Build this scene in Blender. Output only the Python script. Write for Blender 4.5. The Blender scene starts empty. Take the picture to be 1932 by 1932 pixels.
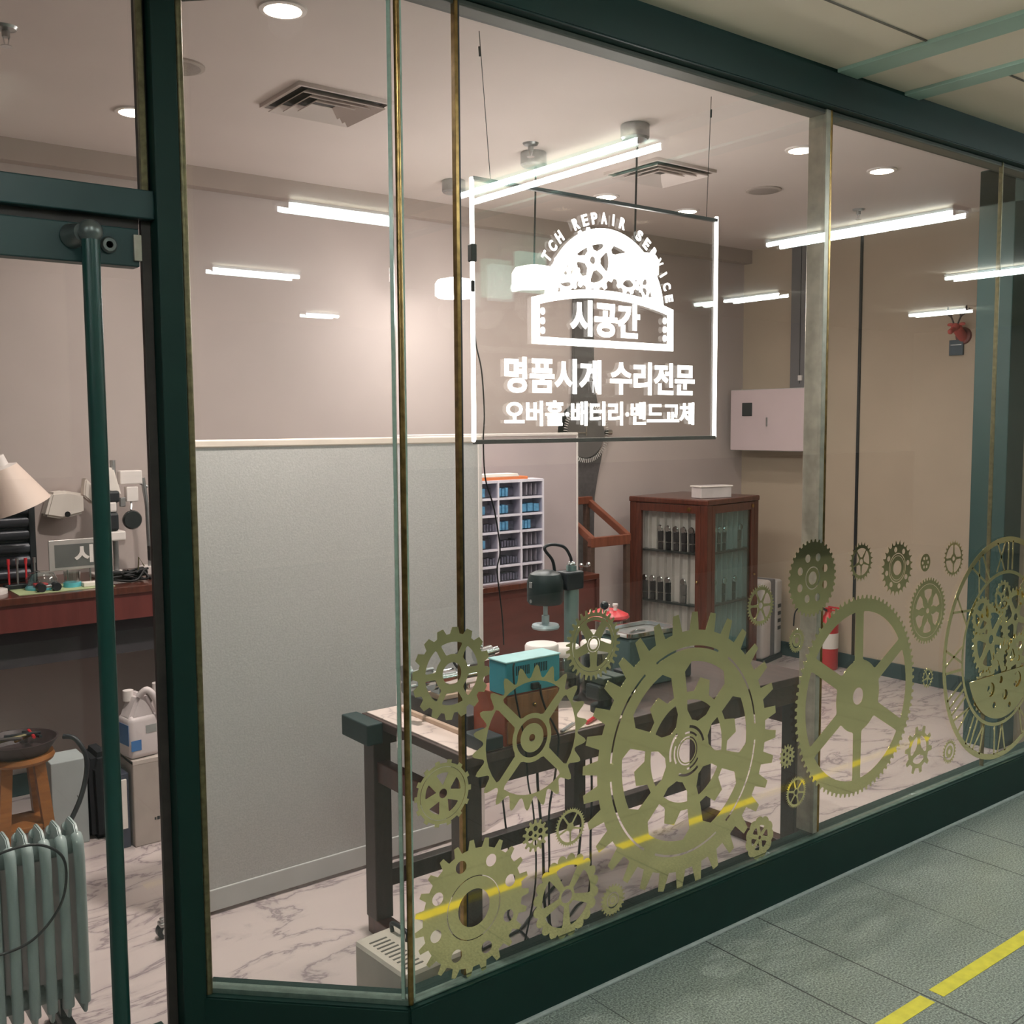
import bpy, bmesh, math, random
from mathutils import Vector, Matrix
random.seed(7)
PI = math.pi
SC = bpy.context.scene
COL = SC.collection

# ------------------------------------------------------------------ camera
cd = bpy.data.cameras.new('camera')
cam = bpy.data.objects.new('camera', cd)
COL.objects.link(cam)
YAW, PITCH, ROLL = math.radians(37.802), math.radians(4.888), math.radians(-0.348)
fw = Vector((math.sin(YAW)*math.cos(PITCH), math.cos(YAW)*math.cos(PITCH), -math.sin(PITCH)))
rt = Vector((math.cos(YAW), -math.sin(YAW), 0))
up = rt.cross(fw)
r2 = rt*math.cos(ROLL) + up*math.sin(ROLL)
u2 = up*math.cos(ROLL) - rt*math.sin(ROLL)
M = Matrix((r2, u2, -fw)).transposed().to_4x4()
M.translation = (0, 0, 1.60)
cam.matrix_world = M
cd.sensor_width = 36.0
cd.lens = 36.0*1937.6/1932.0
cd.clip_start = 0.05
SC.camera = cam

# ------------------------------------------------------------------ world, exposure
SC.view_settings.view_transform = 'Standard'
SC.view_settings.look = 'None'
SC.view_settings.gamma = 1.0
SC.view_settings.use_curve_mapping = False
SC.view_settings.exposure = 0.0
w = bpy.data.worlds.new('world'); SC.world = w; w.use_nodes = True
bg = w.node_tree.nodes['Background']
bg.inputs[0].default_value = (0.55, 0.66, 0.66, 1); bg.inputs[1].default_value = 0.10
TUBE_L, DOWN_E, DOWN_W, PEND_E, PEND_W, SIGN_E = 46.0, 30.0, 10.5, 8.0, 4.2, 4.0
WARM = (1.0, 0.90, 0.85); NEUT = (1.0, 0.95, 0.93)

# ------------------------------------------------------------------ materials
def lin(c):
    return tuple(((v/255.0)/12.92 if v/255.0 <= 0.04045 else ((v/255.0+0.055)/1.055)**2.4) for v in c)

MATS = {}
def mat(name, rgb, rough=0.5, metal=0.0, var=0.10, scale=18.0, bump=0.0, coat=0.0, stretch=None, spec=0.5):
    if name in MATS: return MATS[name]
    m = bpy.data.materials.new(name); m.use_nodes = True
    nt = m.node_tree; b = nt.nodes['Principled BSDF']
    c = lin(rgb)
    tc = nt.nodes.new('ShaderNodeTexCoord'); mp = nt.nodes.new('ShaderNodeMapping')
    nt.links.new(tc.outputs['Object'], mp.inputs[0])
    if stretch: mp.inputs['Scale'].default_value = stretch
    nz = nt.nodes.new('ShaderNodeTexNoise'); nz.inputs['Scale'].default_value = scale
    nz.inputs['Detail'].default_value = 4
    nt.links.new(mp.outputs[0], nz.inputs['Vector'])
    rp = nt.nodes.new('ShaderNodeValToRGB')
    rp.color_ramp.elements[0].position = 0.3; rp.color_ramp.elements[1].position = 0.7
    rp.color_ramp.elements[0].color = tuple(v*(1-var) for v in c)+(1,)
    rp.color_ramp.elements[1].color = tuple(min(1, v*(1+var)) for v in c)+(1,)
    nt.links.new(nz.outputs['Fac'], rp.inputs[0])
    nt.links.new(rp.outputs[0], b.inputs['Base Color'])
    b.inputs['Roughness'].default_value = rough
    b.inputs['Metallic'].default_value = metal
    b.inputs['Coat Weight'].default_value = coat
    b.inputs['Specular IOR Level'].default_value = spec
    if bump:
        bp = nt.nodes.new('ShaderNodeBump'); bp.inputs['Strength'].default_value = bump
        bp.inputs['Distance'].default_value = 0.004
        nt.links.new(nz.outputs['Fac'], bp.inputs['Height']); nt.links.new(bp.outputs[0], b.inputs['Normal'])
    MATS[name] = m
    return m

def emit(name, rgb, strength):
    if name in MATS: return MATS[name]
    m = bpy.data.materials.new(name); m.use_nodes = True
    b = m.node_tree.nodes['Principled BSDF']
    b.inputs['Base Color'].default_value = (0.8, 0.8, 0.8, 1)
    b.inputs['Emission Color'].default_value = tuple(rgb)+(1,)
    b.inputs['Emission Strength'].default_value = strength
    MATS[name] = m
    return m

def glassmat(name, tint=(0.96, 0.97, 0.955), rough=0.0, gain=1.0):
    # thin sheet glass: what is not mirrored by the Fresnel term goes straight through
    m = bpy.data.materials.new(name); m.use_nodes = True; nt = m.node_tree
    nt.nodes.remove(nt.nodes['Principled BSDF'])
    out = nt.nodes['Material Output']
    tr = nt.nodes.new('ShaderNodeBsdfTransparent'); tr.inputs[0].default_value = tint+(1,)
    gl = nt.nodes.new('ShaderNodeBsdfGlossy'); gl.inputs['Roughness'].default_value = rough
    gl.inputs['Color'].default_value = (1, 1, 1, 1)
    geo = nt.nodes.new('ShaderNodeNewGeometry')
    io = nt.nodes.new('ShaderNodeMix'); io.data_type = 'FLOAT'
    io.inputs[2].default_value = 1.5; io.inputs[3].default_value = 1/1.5
    nt.links.new(geo.outputs['Backfacing'], io.inputs[0])
    fr = nt.nodes.new('ShaderNodeFresnel'); nt.links.new(io.outputs[0], fr.inputs['IOR'])
    mu = nt.nodes.new('ShaderNodeMath'); mu.operation = 'MULTIPLY'; mu.inputs[1].default_value = gain
    nt.links.new(fr.outputs[0], mu.inputs[0])
    mx = nt.nodes.new('ShaderNodeMixShader')
    nt.links.new(mu.outputs[0], mx.inputs[0]); nt.links.new(tr.outputs[0], mx.inputs[1]); nt.links.new(gl.outputs[0], mx.inputs[2])
    nt.links.new(mx.outputs[0], out.inputs['Surface'])
    MATS[name] = m
    return m

def marble(name, base, vein, scale, stretch, rough):
    m = mat(name, base, rough, 0, 0.06, 3.0)
    nt = m.node_tree; b = nt.nodes['Principled BSDF']
    tc = nt.nodes.new('ShaderNodeTexCoord'); mp = nt.nodes.new('ShaderNodeMapping'); mp.inputs['Scale'].default_value = stretch
    nt.links.new(tc.outputs['Object'], mp.inputs[0])
    n1 = nt.nodes.new('ShaderNodeTexNoise'); n1.inputs['Scale'].default_value = scale; n1.inputs['Detail'].default_value = 9
    n1.inputs['Roughness'].default_value = 0.58; n1.inputs['Distortion'].default_value = 0.6
    nt.links.new(mp.outputs[0], n1.inputs['Vector'])
    r = nt.nodes.new('ShaderNodeValToRGB'); e = r.color_ramp.elements
    e[0].position = 0.44; e[0].color = (0, 0, 0, 1); e[1].position = 0.56; e[1].color = (0, 0, 0, 1)
    k = e.new(0.482); k.color = (0.2, 0.2, 0.2, 1); k = e.new(0.5); k.color = (1, 1, 1, 1); k = e.new(0.518); k.color = (0.2, 0.2, 0.2, 1)
    nt.links.new(n1.outputs['Fac'], r.inputs[0])
    n2 = nt.nodes.new('ShaderNodeTexNoise'); n2.inputs['Scale'].default_value = scale*0.45; n2.inputs['Detail'].default_value = 5
    nt.links.new(mp.outputs[0], n2.inputs['Vector'])
    r2_ = nt.nodes.new('ShaderNodeValToRGB'); r2_.color_ramp.elements[0].position = 0.42; r2_.color_ramp.elements[1].position = 0.72
    nt.links.new(n2.outputs['Fac'], r2_.inputs[0])
    ad = nt.nodes.new('ShaderNodeMath'); ad.operation = 'MULTIPLY_ADD'; ad.inputs[1].default_value = 0.30; ad.use_clamp = True
    nt.links.new(r2_.outputs[0], ad.inputs[0])
    mm = nt.nodes.new('ShaderNodeMath'); mm.operation = 'MULTIPLY'; mm.inputs[1].default_value = 0.75
    nt.links.new(r.outputs[0], mm.inputs[0]); nt.links.new(mm.outputs[0], ad.inputs[2])
    mx = nt.nodes.new('ShaderNodeMixRGB'); mx.inputs[1].default_value = lin(base)+(1,); mx.inputs[2].default_value = lin(vein)+(1,)
    nt.links.new(ad.outputs[0], mx.inputs[0]); nt.links.new(mx.outputs[0], b.inputs['Base Color'])
    return m

def granite(name):
    m = mat(name, (150, 158, 152), 0.42, 0, 0.1, 6)
    nt = m.node_tree; b = nt.nodes['Principled BSDF']; L = nt.links.new
    tc = nt.nodes.new('ShaderNodeTexCoord')
    n = nt.nodes.new('ShaderNodeTexNoise'); n.inputs['Scale'].default_value = 170; n.inputs['Detail'].default_value = 3; n.inputs['Roughness'].default_value = 0.7
    L(tc.outputs['Object'], n.inputs['Vector'])
    r = nt.nodes.new('ShaderNodeValToRGB'); e = r.color_ramp.elements
    e[0].position = 0.34; e[0].color = lin((76, 84, 82))+(1,); e[1].position = 0.66; e[1].color = lin((182, 190, 182))+(1,)
    k = e.new(0.48); k.color = lin((128, 136, 130))+(1,)
    L(n.outputs['Fac'], r.inputs[0])
    n2 = nt.nodes.new('ShaderNodeTexNoise'); n2.inputs['Scale'].default_value = 2.2; n2.inputs['Detail'].default_value = 4
    L(tc.outputs['Object'], n2.inputs['Vector'])
    r3 = nt.nodes.new('ShaderNodeValToRGB'); r3.color_ramp.elements[0].color = (0.72, 0.74, 0.74, 1); r3.color_ramp.elements[1].color = (1.1, 1.1, 1.08, 1)
    L(n2.outputs['Fac'], r3.inputs[0])
    mx = nt.nodes.new('ShaderNodeMixRGB'); mx.blend_type = 'MULTIPLY'; mx.inputs[0].default_value = 1
    L(r.outputs[0], mx.inputs[1]); L(r3.outputs[0], mx.inputs[2])
    # dark joints: a narrow course and two wide courses, repeating every 1.226 m across
    sp = nt.nodes.new('ShaderNodeSeparateXYZ'); L(tc.outputs['Object'], sp.inputs[0])
    def M(op, a, v=None, v2=None):
        q = nt.nodes.new('ShaderNodeMath'); q.operation = op
        if hasattr(a, 'node'): L(a, q.inputs[0])
        else: q.inputs[0].default_value = a
        if v is not None:
            if hasattr(v, 'node'): L(v, q.inputs[1])
            else: q.inputs[1].default_value = v
        return q.outputs[0]
    xm = M('MODULO', M('ADD', sp.outputs[0], 12.26-2.342), 1.226)
    g = None
    for off, wd in ((0.0, 0.0028), (0.248, 0.0028), (0.738, 0.0014), (1.226, 0.0028)):
        t = M('LESS_THAN', M('ABSOLUTE', M('SUBTRACT', xm, off)), wd)
        g = t if g is None else M('MAXIMUM', g, t)
    ym = M('MODULO', M('ADD', sp.outputs[1], 20.0+0.55), 1.9)
    g = M('MAXIMUM', g, M('LESS_THAN', M('ABSOLUTE', M('SUBTRACT', ym, 0.9)), 0.002))
    m2 = nt.nodes.new('ShaderNodeMixRGB'); m2.inputs[2].default_value = lin((52, 56, 56))+(1,)
    L(g, m2.inputs[0]); L(mx.outputs[0], m2.inputs[1]); L(m2.outputs[0], b.inputs['Base Color'])
    return m

GREEN = mat('green_paint', (10, 44, 38), 0.5, 0, 0.07, 9, spec=0.3)
GREEN_RAIL = mat('green_paint_rail', (32, 62, 62), 0.4, 0, 0.06, 9)
TEAL = mat('teal_paint', (34, 68, 66), 0.45, 0, 0.06, 5)
BRASS = mat('aged_brass', (150, 122, 76), 0.28, 0.95, 0.35, 40)
OLIVE = mat('worn_brass_bead', (112, 104, 74), 0.4, 0.5, 0.3, 60)
ALU = mat('aged_aluminium', (168, 162, 148), 0.35, 0.45, 0.18, 25)
FILM = mat('gold_film', (250, 234, 176), 0.05, 0.94, 0.03, 6)
WALLB = mat('wall_paint_mauve', (186, 173, 168), 0.8, 0, 0.04, 2.5)
WALLR = mat('wall_panel_beige', (184, 168, 148), 0.7, 0, 0.04, 2.5)
CEIL = mat('ceiling_paint', (214, 202, 196), 0.85, 0, 0.03, 2)
CEILC = mat('corridor_ceiling_panel', (230, 216, 194), 0.6, 0, 0.03, 2)
GLASS = glassmat('sheet_glass')
GEDGE = mat('glass_edge_green', (150, 172, 158), 0.2, 0, 0.15, 50)
DARK = mat('dark_plastic', (34, 38, 42), 0.45, 0, 0.1, 30)
BLACK = mat('black_rubber', (20, 21, 23), 0.55, 0, 0.1, 30)
CHROME = mat('chrome', (215, 218, 220), 0.12, 1.0, 0.03, 30)
STEEL = mat('brushed_steel', (170, 172, 172), 0.32, 0.9, 0.08, 60)
WHITE = mat('white_plastic', (226, 218, 214), 0.45, 0, 0.04, 12)
PAPER = mat('paper', (232, 224, 216), 0.8, 0, 0.05, 10)
GREYF = mat('grey_fabric_board', (190, 188, 186), 0.85, 0, 0.07, 160, 0.15)
PINKB = mat('pale_board', (182, 168, 168), 0.5, 0, 0.05, 4)
WOODR = mat('red_brown_wood', (86, 45, 33), 0.28, 0, 0.3, 7, 0, 0.4, (9, 9, 1))
WOODM = mat('mahogany_veneer', (84, 48, 42), 0.35, 0, 0.25, 5, 0, 0.2, (8, 8, 1))
WOODD = mat('dark_stained_wood', (72, 58, 54), 0.45, 0, 0.22, 8, 0, 0, (6, 1, 1))
WOODO = mat('orange_wood', (150, 96, 48), 0.45, 0, 0.2, 8, 0, 0, (1, 1, 8))
WOODC = mat('chestnut_wood', (134, 92, 60), 0.45, 0, 0.2, 9, 0, 0, (7, 1, 1))
CARD = mat('carton_board', (176, 164, 156), 0.8, 0, 0.06, 12)
RED = mat('red_plastic', (196, 44, 52), 0.35, 0, 0.08, 15)
TEALB = mat('teal_enamel', (54, 140, 156), 0.4, 0, 0.06, 15)
TANKC = mat('grey_green_enamel', (72, 92, 92), 0.4, 0, 0.08, 14)
YELLOW = mat('yellow_tape', (226, 214, 74), 0.5, 0, 0.10, 30)
RADM = mat('radiator_enamel', (158, 172, 170), 0.35, 0, 0.05, 10)
CLEARP = glassmat('clear_plastic', (0.94, 0.94, 0.97), 0.12, 1.3)
JARG = glassmat('jar_glass', (0.85, 0.88, 0.86), 0.02, 2.2)
ACRYL = glassmat('acrylic_sheet', (0.955, 0.945, 0.935), 0.02, 1.0)
LIT = emit('engraved_light', (1.0, 0.96, 0.94), SIGN_E)
TUBE = emit('fluorescent_tube', (0.86, 0.97, 1.0), TUBE_L)
DOWN = emit('downlight_lamp', (1.0, 0.80, 0.62), DOWN_E)
PEND = emit('pendant_shade_glow', (1.0, 0.94, 0.88), PEND_E)

# ------------------------------------------------------------------ mesh builder
class MB:
    def __init__(s): s.bm = bmesh.new()
    def _add(s, b2, mtx=None):
        me = bpy.data.meshes.new('t')
        if mtx is not None: b2.transform(mtx)
        b2.to_mesh(me); b2.free(); s.bm.from_mesh(me); bpy.data.meshes.remove(me)
        return s
    def box(s, x0, x1, y0, y1, z0, z1, bev=0.0, mtx=None, seg=2):
        b = bmesh.new(); bmesh.ops.create_cube(b, size=1)
        for v in b.verts:
            v.co = Vector(((x0+x1)/2+v.co.x*(x1-x0), (y0+y1)/2+v.co.y*(y1-y0), (z0+z1)/2+v.co.z*(z1-z0)))
        if bev: bmesh.ops.bevel(b, geom=b.edges[:], offset=bev, segments=seg, affect='EDGES', profile=0.5)
        return s._add(b, mtx)
    def cyl(s, p0, p1, r, r2=None, n=20, cap=True):
        p0 = Vector(p0); p1 = Vector(p1); r2 = r if r2 is None else r2
        b = bmesh.new(); d = (p1-p0)
        bmesh.ops.create_cone(b, cap_ends=cap, segments=n, radius1=r, radius2=r2, depth=d.length)
        q = Vector((0, 0, 1)).rotation_difference(d.normalized()).to_matrix().to_4x4()
        return s._add(b, Matrix.Translation((p0+p1)/2) @ q)
    def sph(s, c, r, sc=(1, 1, 1), n=16, mtx=None):
        b = bmesh.new(); bmesh.ops.create_uvsphere(b, u_segments=n, v_segments=max(8, n//2), radius=r)
        m = Matrix.Translation(c) @ Matrix.Diagonal((sc[0], sc[1], sc[2], 1))
        return s._add(b, (mtx @ m) if mtx is not None else m)
    def lathe(s, prof, c=(0, 0, 0), n=28, mtx=None):
        b = bmesh.new(); rings = []
        for r, z in prof:
            rings.append([b.verts.new((r*math.cos(2*PI*i/n), r*math.sin(2*PI*i/n), z)) for i in range(n)] if r > 1e-6 else [b.verts.new((0, 0, z))])
        for a, d in zip(rings, rings[1:]):
            for i in range(n):
                j = (i+1) % n
                if len(a) == 1 and len(d) == 1: continue
                if len(a) == 1: b.faces.new((a[0], d[j], d[i]))
                elif len(d) == 1: b.faces.new((a[i], a[j], d[0]))
                else: b.faces.new((a[i], a[j], d[j], d[i]))
        for k in (0, -1):
            if len(rings[k]) > 1: b.faces.new(rings[k])
        bmesh.ops.recalc_face_normals(b, faces=b.faces)
        m = Matrix.Translation(c)
        return s._add(b, (mtx @ m) if mtx is not None else m)
    def tube(s, pts, r, n=8, smooth=6, closed=False):
        P = [Vector(p) for p in pts]
        if smooth > 1 and len(P) > 2:
            Q = []
            for i in range(len(P)-1):
                a, b_, c, d = P[max(i-1, 0)], P[i], P[i+1], P[min(i+2, len(P)-1)]
                for k in range(smooth):
                    t = k/smooth
                    Q.append(0.5*((2*b_)+(c-a)*t+(2*a-5*b_+4*c-d)*t*t+(3*b_-a-3*c+d)*t**3))
            Q.append(P[-1]); P = Q
        b = bmesh.new(); rings = []
        nrm = None
        for i, p in enumerate(P):
            d = (P[min(i+1, len(P)-1)]-P[max(i-1, 0)])
            if d.length < 1e-9: d = Vector((0, 0, 1))
            d.normalize()
            if nrm is None:
                nrm = d.orthogonal().normalized()
            else:
                nrm = (nrm-d*nrm.dot(d))
                nrm = nrm.normalized() if nrm.length > 1e-6 else d.orthogonal().normalized()
            bi = d.cross(nrm)
            rings.append([b.verts.new(p+r*(math.cos(2*PI*k/n)*nrm+math.sin(2*PI*k/n)*bi)) for k in range(n)])
        for a, d in zip(rings, rings[1:]):
            for k in range(n):
                b.faces.new((a[k], a[(k+1) % n], d[(k+1) % n], d[k]))
        b.faces.new(rings[0][::-1]); b.faces.new(rings[-1])
        return s._add(b)
    def poly(s, pts, d, mtx=None, bev=0):
        # extrude a planar polygon (list of 3D points) by vector d
        b = bmesh.new(); vs = [b.verts.new(p) for p in pts]; f = b.faces.new(vs)
        r = bmesh.ops.extrude_face_region(b, geom=[f])
        bmesh.ops.translate(b, verts=[v for v in r['geom'] if isinstance(v, bmesh.types.BMVert)], vec=d)
        bmesh.ops.recalc_face_normals(b, faces=b.faces)
        if bev: bmesh.ops.bevel(b, geom=b.edges[:], offset=bev, segments=2, affect='EDGES')
        return s._add(b, mtx)
    def mesh(s, me, mtx=None):
        b = bmesh.new(); b.from_mesh(me); return s._add(b, mtx)
    def build(s, name, m, parent=None, smooth=None, loc=None, rotz=0.0):
        me = bpy.data.meshes.new(name); s.bm.to_mesh(me); s.bm.free()
        me.materials.append(m)
        if smooth is not None:
            for p in me.polygons: p.use_smooth = True
            me.set_sharp_from_angle(angle=math.radians(smooth))
        o = bpy.data.objects.new(name, me); COL.objects.link(o)
        if parent is not None: o.parent = parent
        if loc: o.location = loc
        if rotz: o.rotation_euler.z = rotz
        return o

def tag(o, label, cat, group=None):
    o['label'] = label; o['category'] = cat
    if group: o['group'] = group
    return o
def thing(name, label, cat, loc=(0, 0, 0), rotz=0.0, group=None):
    o = bpy.data.objects.new(name, None); COL.objects.link(o)
    o.empty_display_size = 0.05
    o.location = loc; o.rotation_euler.z = rotz
    return tag(o, label, cat, group)
def struct(name, mb, m, parent=None, smooth=None):
    o = mb.build(name, m, parent, smooth)
    if parent is None: o['kind'] = 'structure'
    return o
def dup(root, loc, rotz=None, label=None):
    r = root.copy(); COL.objects.link(r); r.location = loc
    if rotz is not None: r.rotation_euler.z = rotz
    if label: r['label'] = label
    for ch in list(root.children):
        c = ch.copy(); COL.objects.link(c); c.parent = r
        for g in list(ch.children):
            d = g.copy(); COL.objects.link(d); d.parent = c
    return r

def flat(loops, thick):
    # filled 2D outline with holes -> mesh in the XY plane, thickness along Z
    cu = bpy.data.curves.new('outline', 'CURVE'); cu.dimensions = '2D'; cu.fill_mode = 'BOTH'; cu.extrude = thick/2
    for lp in loops:
        sp = cu.splines.new('POLY'); sp.points.add(len(lp)-1); sp.use_cyclic_u = True
        for p, q in zip(sp.points, lp): p.co = (q[0], q[1], 0, 1)
    ob = bpy.data.objects.new('outline', cu); COL.objects.link(ob)
    me = bpy.data.meshes.new_from_object(ob)
    bpy.data.objects.remove(ob); bpy.data.curves.remove(cu)
    return me
def text(body, size, offset, thick, sx=1.0):
    cu = bpy.data.curves.new('writing', 'FONT'); cu.body = body; cu.size = size; cu.offset = offset
    cu.align_x = 'CENTER'; cu.align_y = 'CENTER'; cu.extrude = thick/2; cu.resolution_u = 4
    ob = bpy.data.objects.new('writing', cu); COL.objects.link(ob)
    me = bpy.data.meshes.new_from_object(ob)
    bpy.data.objects.remove(ob); bpy.data.curves.remove(cu)
    return me
UP = Matrix.Rotation(PI/2, 4, 'X')      # drawing plane XY -> wall plane XZ, front towards -Y
def circ(cx, cy, r, n=40, ry=None):
    return [(cx+r*math.cos(2*PI*i/n), cy+(ry or r)*math.sin(2*PI*i/n)) for i in range(n)]
def fit_text(body, w, h, weight, thick, cx, cz, y):
    # lettering scaled to a given width and height, standing in the XZ plane
    me = text(body, 1.0, weight, thick)
    xs = [v.co.x for v in me.vertices]; ys = [v.co.y for v in me.vertices]
    sx = w/(max(xs)-min(xs)); sy = h/(max(ys)-min(ys))
    mx, my = (max(xs)+min(xs))/2, (max(ys)+min(ys))/2
    return me, Matrix.Translation((cx, y, cz)) @ UP @ Matrix.Diagonal((sx, sy, 1, 1)) @ Matrix.Translation((-mx, -my, 0))

# ================================================================== SETTING
FLOOR = marble('marble_floor', (212, 198, 194), (134, 122, 128), 2.6, (0.8, 1.9, 1), 0.22)
GRAN = granite('granite_tiles')
sh = [(1.30, 2.10), (5.90, 2.10), (5.90, 4.90), (-1.40, 4.90), (-1.40, 2.50), (0.90, 2.50)]
struct('floor', MB().poly([(x, y, -0.08) for x, y in sh], (0, 0, 0.08)), FLOOR)
co = [(-7.5, -3.4), (12.5, -3.4), (12.5, 2.10), (1.30, 2.10), (0.90, 2.50), (-7.5, 2.50)]
struct('floor', MB().poly([(x, y, -0.08) for x, y in co], (0, 0, 0.08)), GRAN)
struct('ceiling', MB().poly([(x, y, 2.79) for x, y in sh], (0, 0, 0.08)), CEIL)
cc = [(-7.5, -3.4), (12.5, -3.4), (12.5, 2.07), (1.285, 2.07), (0.885, 2.47), (-7.5, 2.47)]
struct('ceiling', MB().poly([(x, y, 2.74) for x, y in cc], (0, 0, 0.05)), CEILC)
struct('wall_back', MB().box(-1.40, 5.90, 4.77, 4.90, 0, 2.80), WALLB)
struct('wall_right', MB().box(5.77, 5.90, 2.10, 4.77, 0, 2.80), WALLR)
struct('wall_left', MB().box(-1.40, -1.28, 2.50, 4.77, 0, 2.80), WALLB)
struct('trim_1', MB().box(-1.28, 5.77, 4.70, 4.77, 2.70, 2.79), mat('cornice_paint', (170, 156, 148), 0.8, 0, 0.04, 3))
struct('trim_2', MB().box(5.755, 5.77, 3.823, 3.837, 0.09, 2.79), DARK)
struct('baseboard_right', MB().box(5.752, 5.77, 2.62, 4.77, 0, 0.095, 0.003), mat('dark_teal_vinyl', (38, 62, 64), 0.5, 0, 0.08, 8))
struct('baseboard_back', MB().box(-1.28, 5.752, 4.752, 4.77, 0, 0.095, 0.003), MATS['dark_teal_vinyl'])
# opposite side of the arcade and the neighbouring shopfronts, seen only as reflections
struct('wall_opposite', MB().box(-7.5, 12.5, -3.4, -3.25, 0, 2.79), mat('arcade_wall_pale', (186, 178, 162), 0.6, 0, 0.1, 1.5))
struct('wall_opposite', MB().box(-7.5, 12.5, -3.26, -3.2, 0, 1.22), mat('arcade_wall_dark', (40, 56, 50), 0.5, 0, 0.1, 3))
struct('wall_front', MB().box(5.90, 12.5, 2.05, 2.2, 0, 2.79), TEAL)
struct('wall_front', MB().box(-7.5, -0.16, 2.47, 2.6, 0, 2.79), GREEN)
struct('wall_end', MB().box(12.4, 12.5, -3.25, 2.05, 0, 2.74), MATS['arcade_wall_pale'])
struct('wall_end', MB().box(-7.5, -7.4, -3.25, 2.47, 0, 2.74), MATS['arcade_wall_pale'])

# corridor ceiling strips and joints
for i, (x0, x1) in enumerate(((2.945, 3.055), (3.335, 3.425))):
    struct('trim_3', MB().box(x0, x1, -3.2, 2.063, 2.728, 2.742, 0.002), mat('teal_ceiling_strip', (164, 190, 174), 0.5, 0, 0.06, 5))
struct('trim_4', MB().box(1.29, 2.945, 1.750, 1.757, 2.737, 2.742), mat('ceiling_joint', (112, 104, 92), 0.7))
struct('trim_4', MB().box(3.425, 6.5, 1.750, 1.757, 2.737, 2.742), MATS['ceiling_joint'])

# green shopfront frame: kerb, beam, post, transom
def pr(pts, z0, z1, bev=0.0): return MB().poly([(x, y, z0) for x, y in pts], (0, 0, z1-z0), None, bev)
MAINP = [(1.275, 2.065), (5.90, 2.065), (5.90, 2.165), (1.316, 2.165)]
SPLP = [(1.275, 2.065), (1.316, 2.165), (0.956, 2.525), (0.885, 2.455)]
struct('trim_5', pr(MAINP, 0, 0.163, 0.004), GREEN)
struct('trim_6', pr(SPLP, 0, 0.163, 0.004), GREEN)
struct('trim_7', pr(MAINP, 2.622, 2.80, 0.003), GREEN)
struct('trim_8', pr(SPLP, 2.622, 2.80, 0.003), GREEN)
struct('trim_9', MB().box(0.849, 0.908, 2.44, 2.505, 0, 2.80, 0.003), GREEN)
struct('trim_9', MB().box(0.826, 0.849, 2.485, 2.502, 0, 2.622, 0.002), mat('dark_door_stop', (58, 52, 48), 0.6, 0, 0.15, 30))
struct('trim_9', MB().cyl((0.917, 2.452, 0.163), (0.917, 2.452, 2.622), 0.010, n=14), OLIVE, None, 40)
struct('trim_9', MB().box(0.826, 0.842, 2.47, 2.486, 2.149, 2.622, 0.002), OLIVE)
struct('trim_10', MB().box(-0.16, 0.849, 2.455, 2.535, 2.083, 2.149, 0.003), GREEN_RAIL)
struct('trim_10', MB().box(-0.16, 0.82, 2.485, 2.53, 2.062, 2.083), MATS['dark_door_stop'])
struct('trim_10', MB().box(-0.16, 0.849, 2.455, 2.535, 2.622, 2.80, 0.003), GREEN)
struct('trim_11', MB().box(1.285, 5.90, 2.083, 2.112, 0.163, 0.169, 0.002), mat('glazing_gasket', (98, 116, 106), 0.5, 0.2, 0.2, 40))
struct('trim_11', MB().poly([(1.287, 2.083, 0.163), (1.308, 2.104, 0.163), (0.935, 2.477, 0.163), (0.914, 2.456, 0.163)], (0, 0, 0.013)), MATS['glazing_gasket'])
struct('trim_12', MB().box(1.27, 5.90, 2.052, 2.065, 0.0, 0.007, 0.002), mat('floor_caulk', (176, 182, 178), 0.6, 0, 0.1, 40))
struct('trim_11', MB().box(1.29, 5.90, 2.10, 2.16, 2.606, 2.622, 0.002), mat('beam_underside_bead', (72, 74, 66), 0.6, 0.1, 0.1, 30))
# brass corner rod with the two glass edges beside it, joint strips, aluminium mullion
struct('trim_13', MB().cyl((1.291, 2.086, 0.165), (1.291, 2.086, 2.622), 0.0072, n=16), BRASS, None, 40)
struct('trim_13', MB().box(1.300, 1.306, 2.088, 2.102, 0.176, 2.622, 0.001), GEDGE)
struct('trim_13', MB().poly([(1.2805, 2.097, 0.176), (1.2875, 2.104, 0.176), (1.2815, 2.110, 0.176), (1.2745, 2.103, 0.176)], (0, 0, 2.446)), GEDGE)
struct('trim_14', MB().box(1.460, 1.470, 2.0955, 2.112, 0.176, 2.622, 0.001), BRASS)
struct('trim_14', MB().box(1.4705, 1.4745, 2.0958, 2.112, 0.176, 2.622), DARK)
mul = MB().box(2.938, 2.962, 2.0955, 2.165, 0.176, 2.622, 0.002)
struct('trim_15', mul, ALU)
struct('trim_15', MB().box(2.962, 2.974, 2.0952, 2.150, 0.176, 2.622, 0.002), BRASS)
struct('trim_16', MB().box(4.097, 4.103, 2.0955, 2.112, 0.17, 2.622, 0.001), OLIVE)
# right end post of the shopfront
struct('trim_17', MB().box(4.86, 5.10, 2.42, 2.595, 0, 2.79, 0.004), TEAL)
struct('trim_17', MB().box(4.86, 5.10, 2.166, 2.27, 0, 2.79, 0.004), TEAL)
struct('trim_17', MB().box(5.02, 5.10, 2.27, 2.42, 0, 2.79), WALLR)
struct('trim_17', MB().box(4.86, 5.10, 2.166, 2.595, 2.62, 2.789, 0.004), TEAL)
struct('wall_right', MB().box(5.10, 5.77, 2.166, 2.595, 0, 2.79), TEAL)

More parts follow.
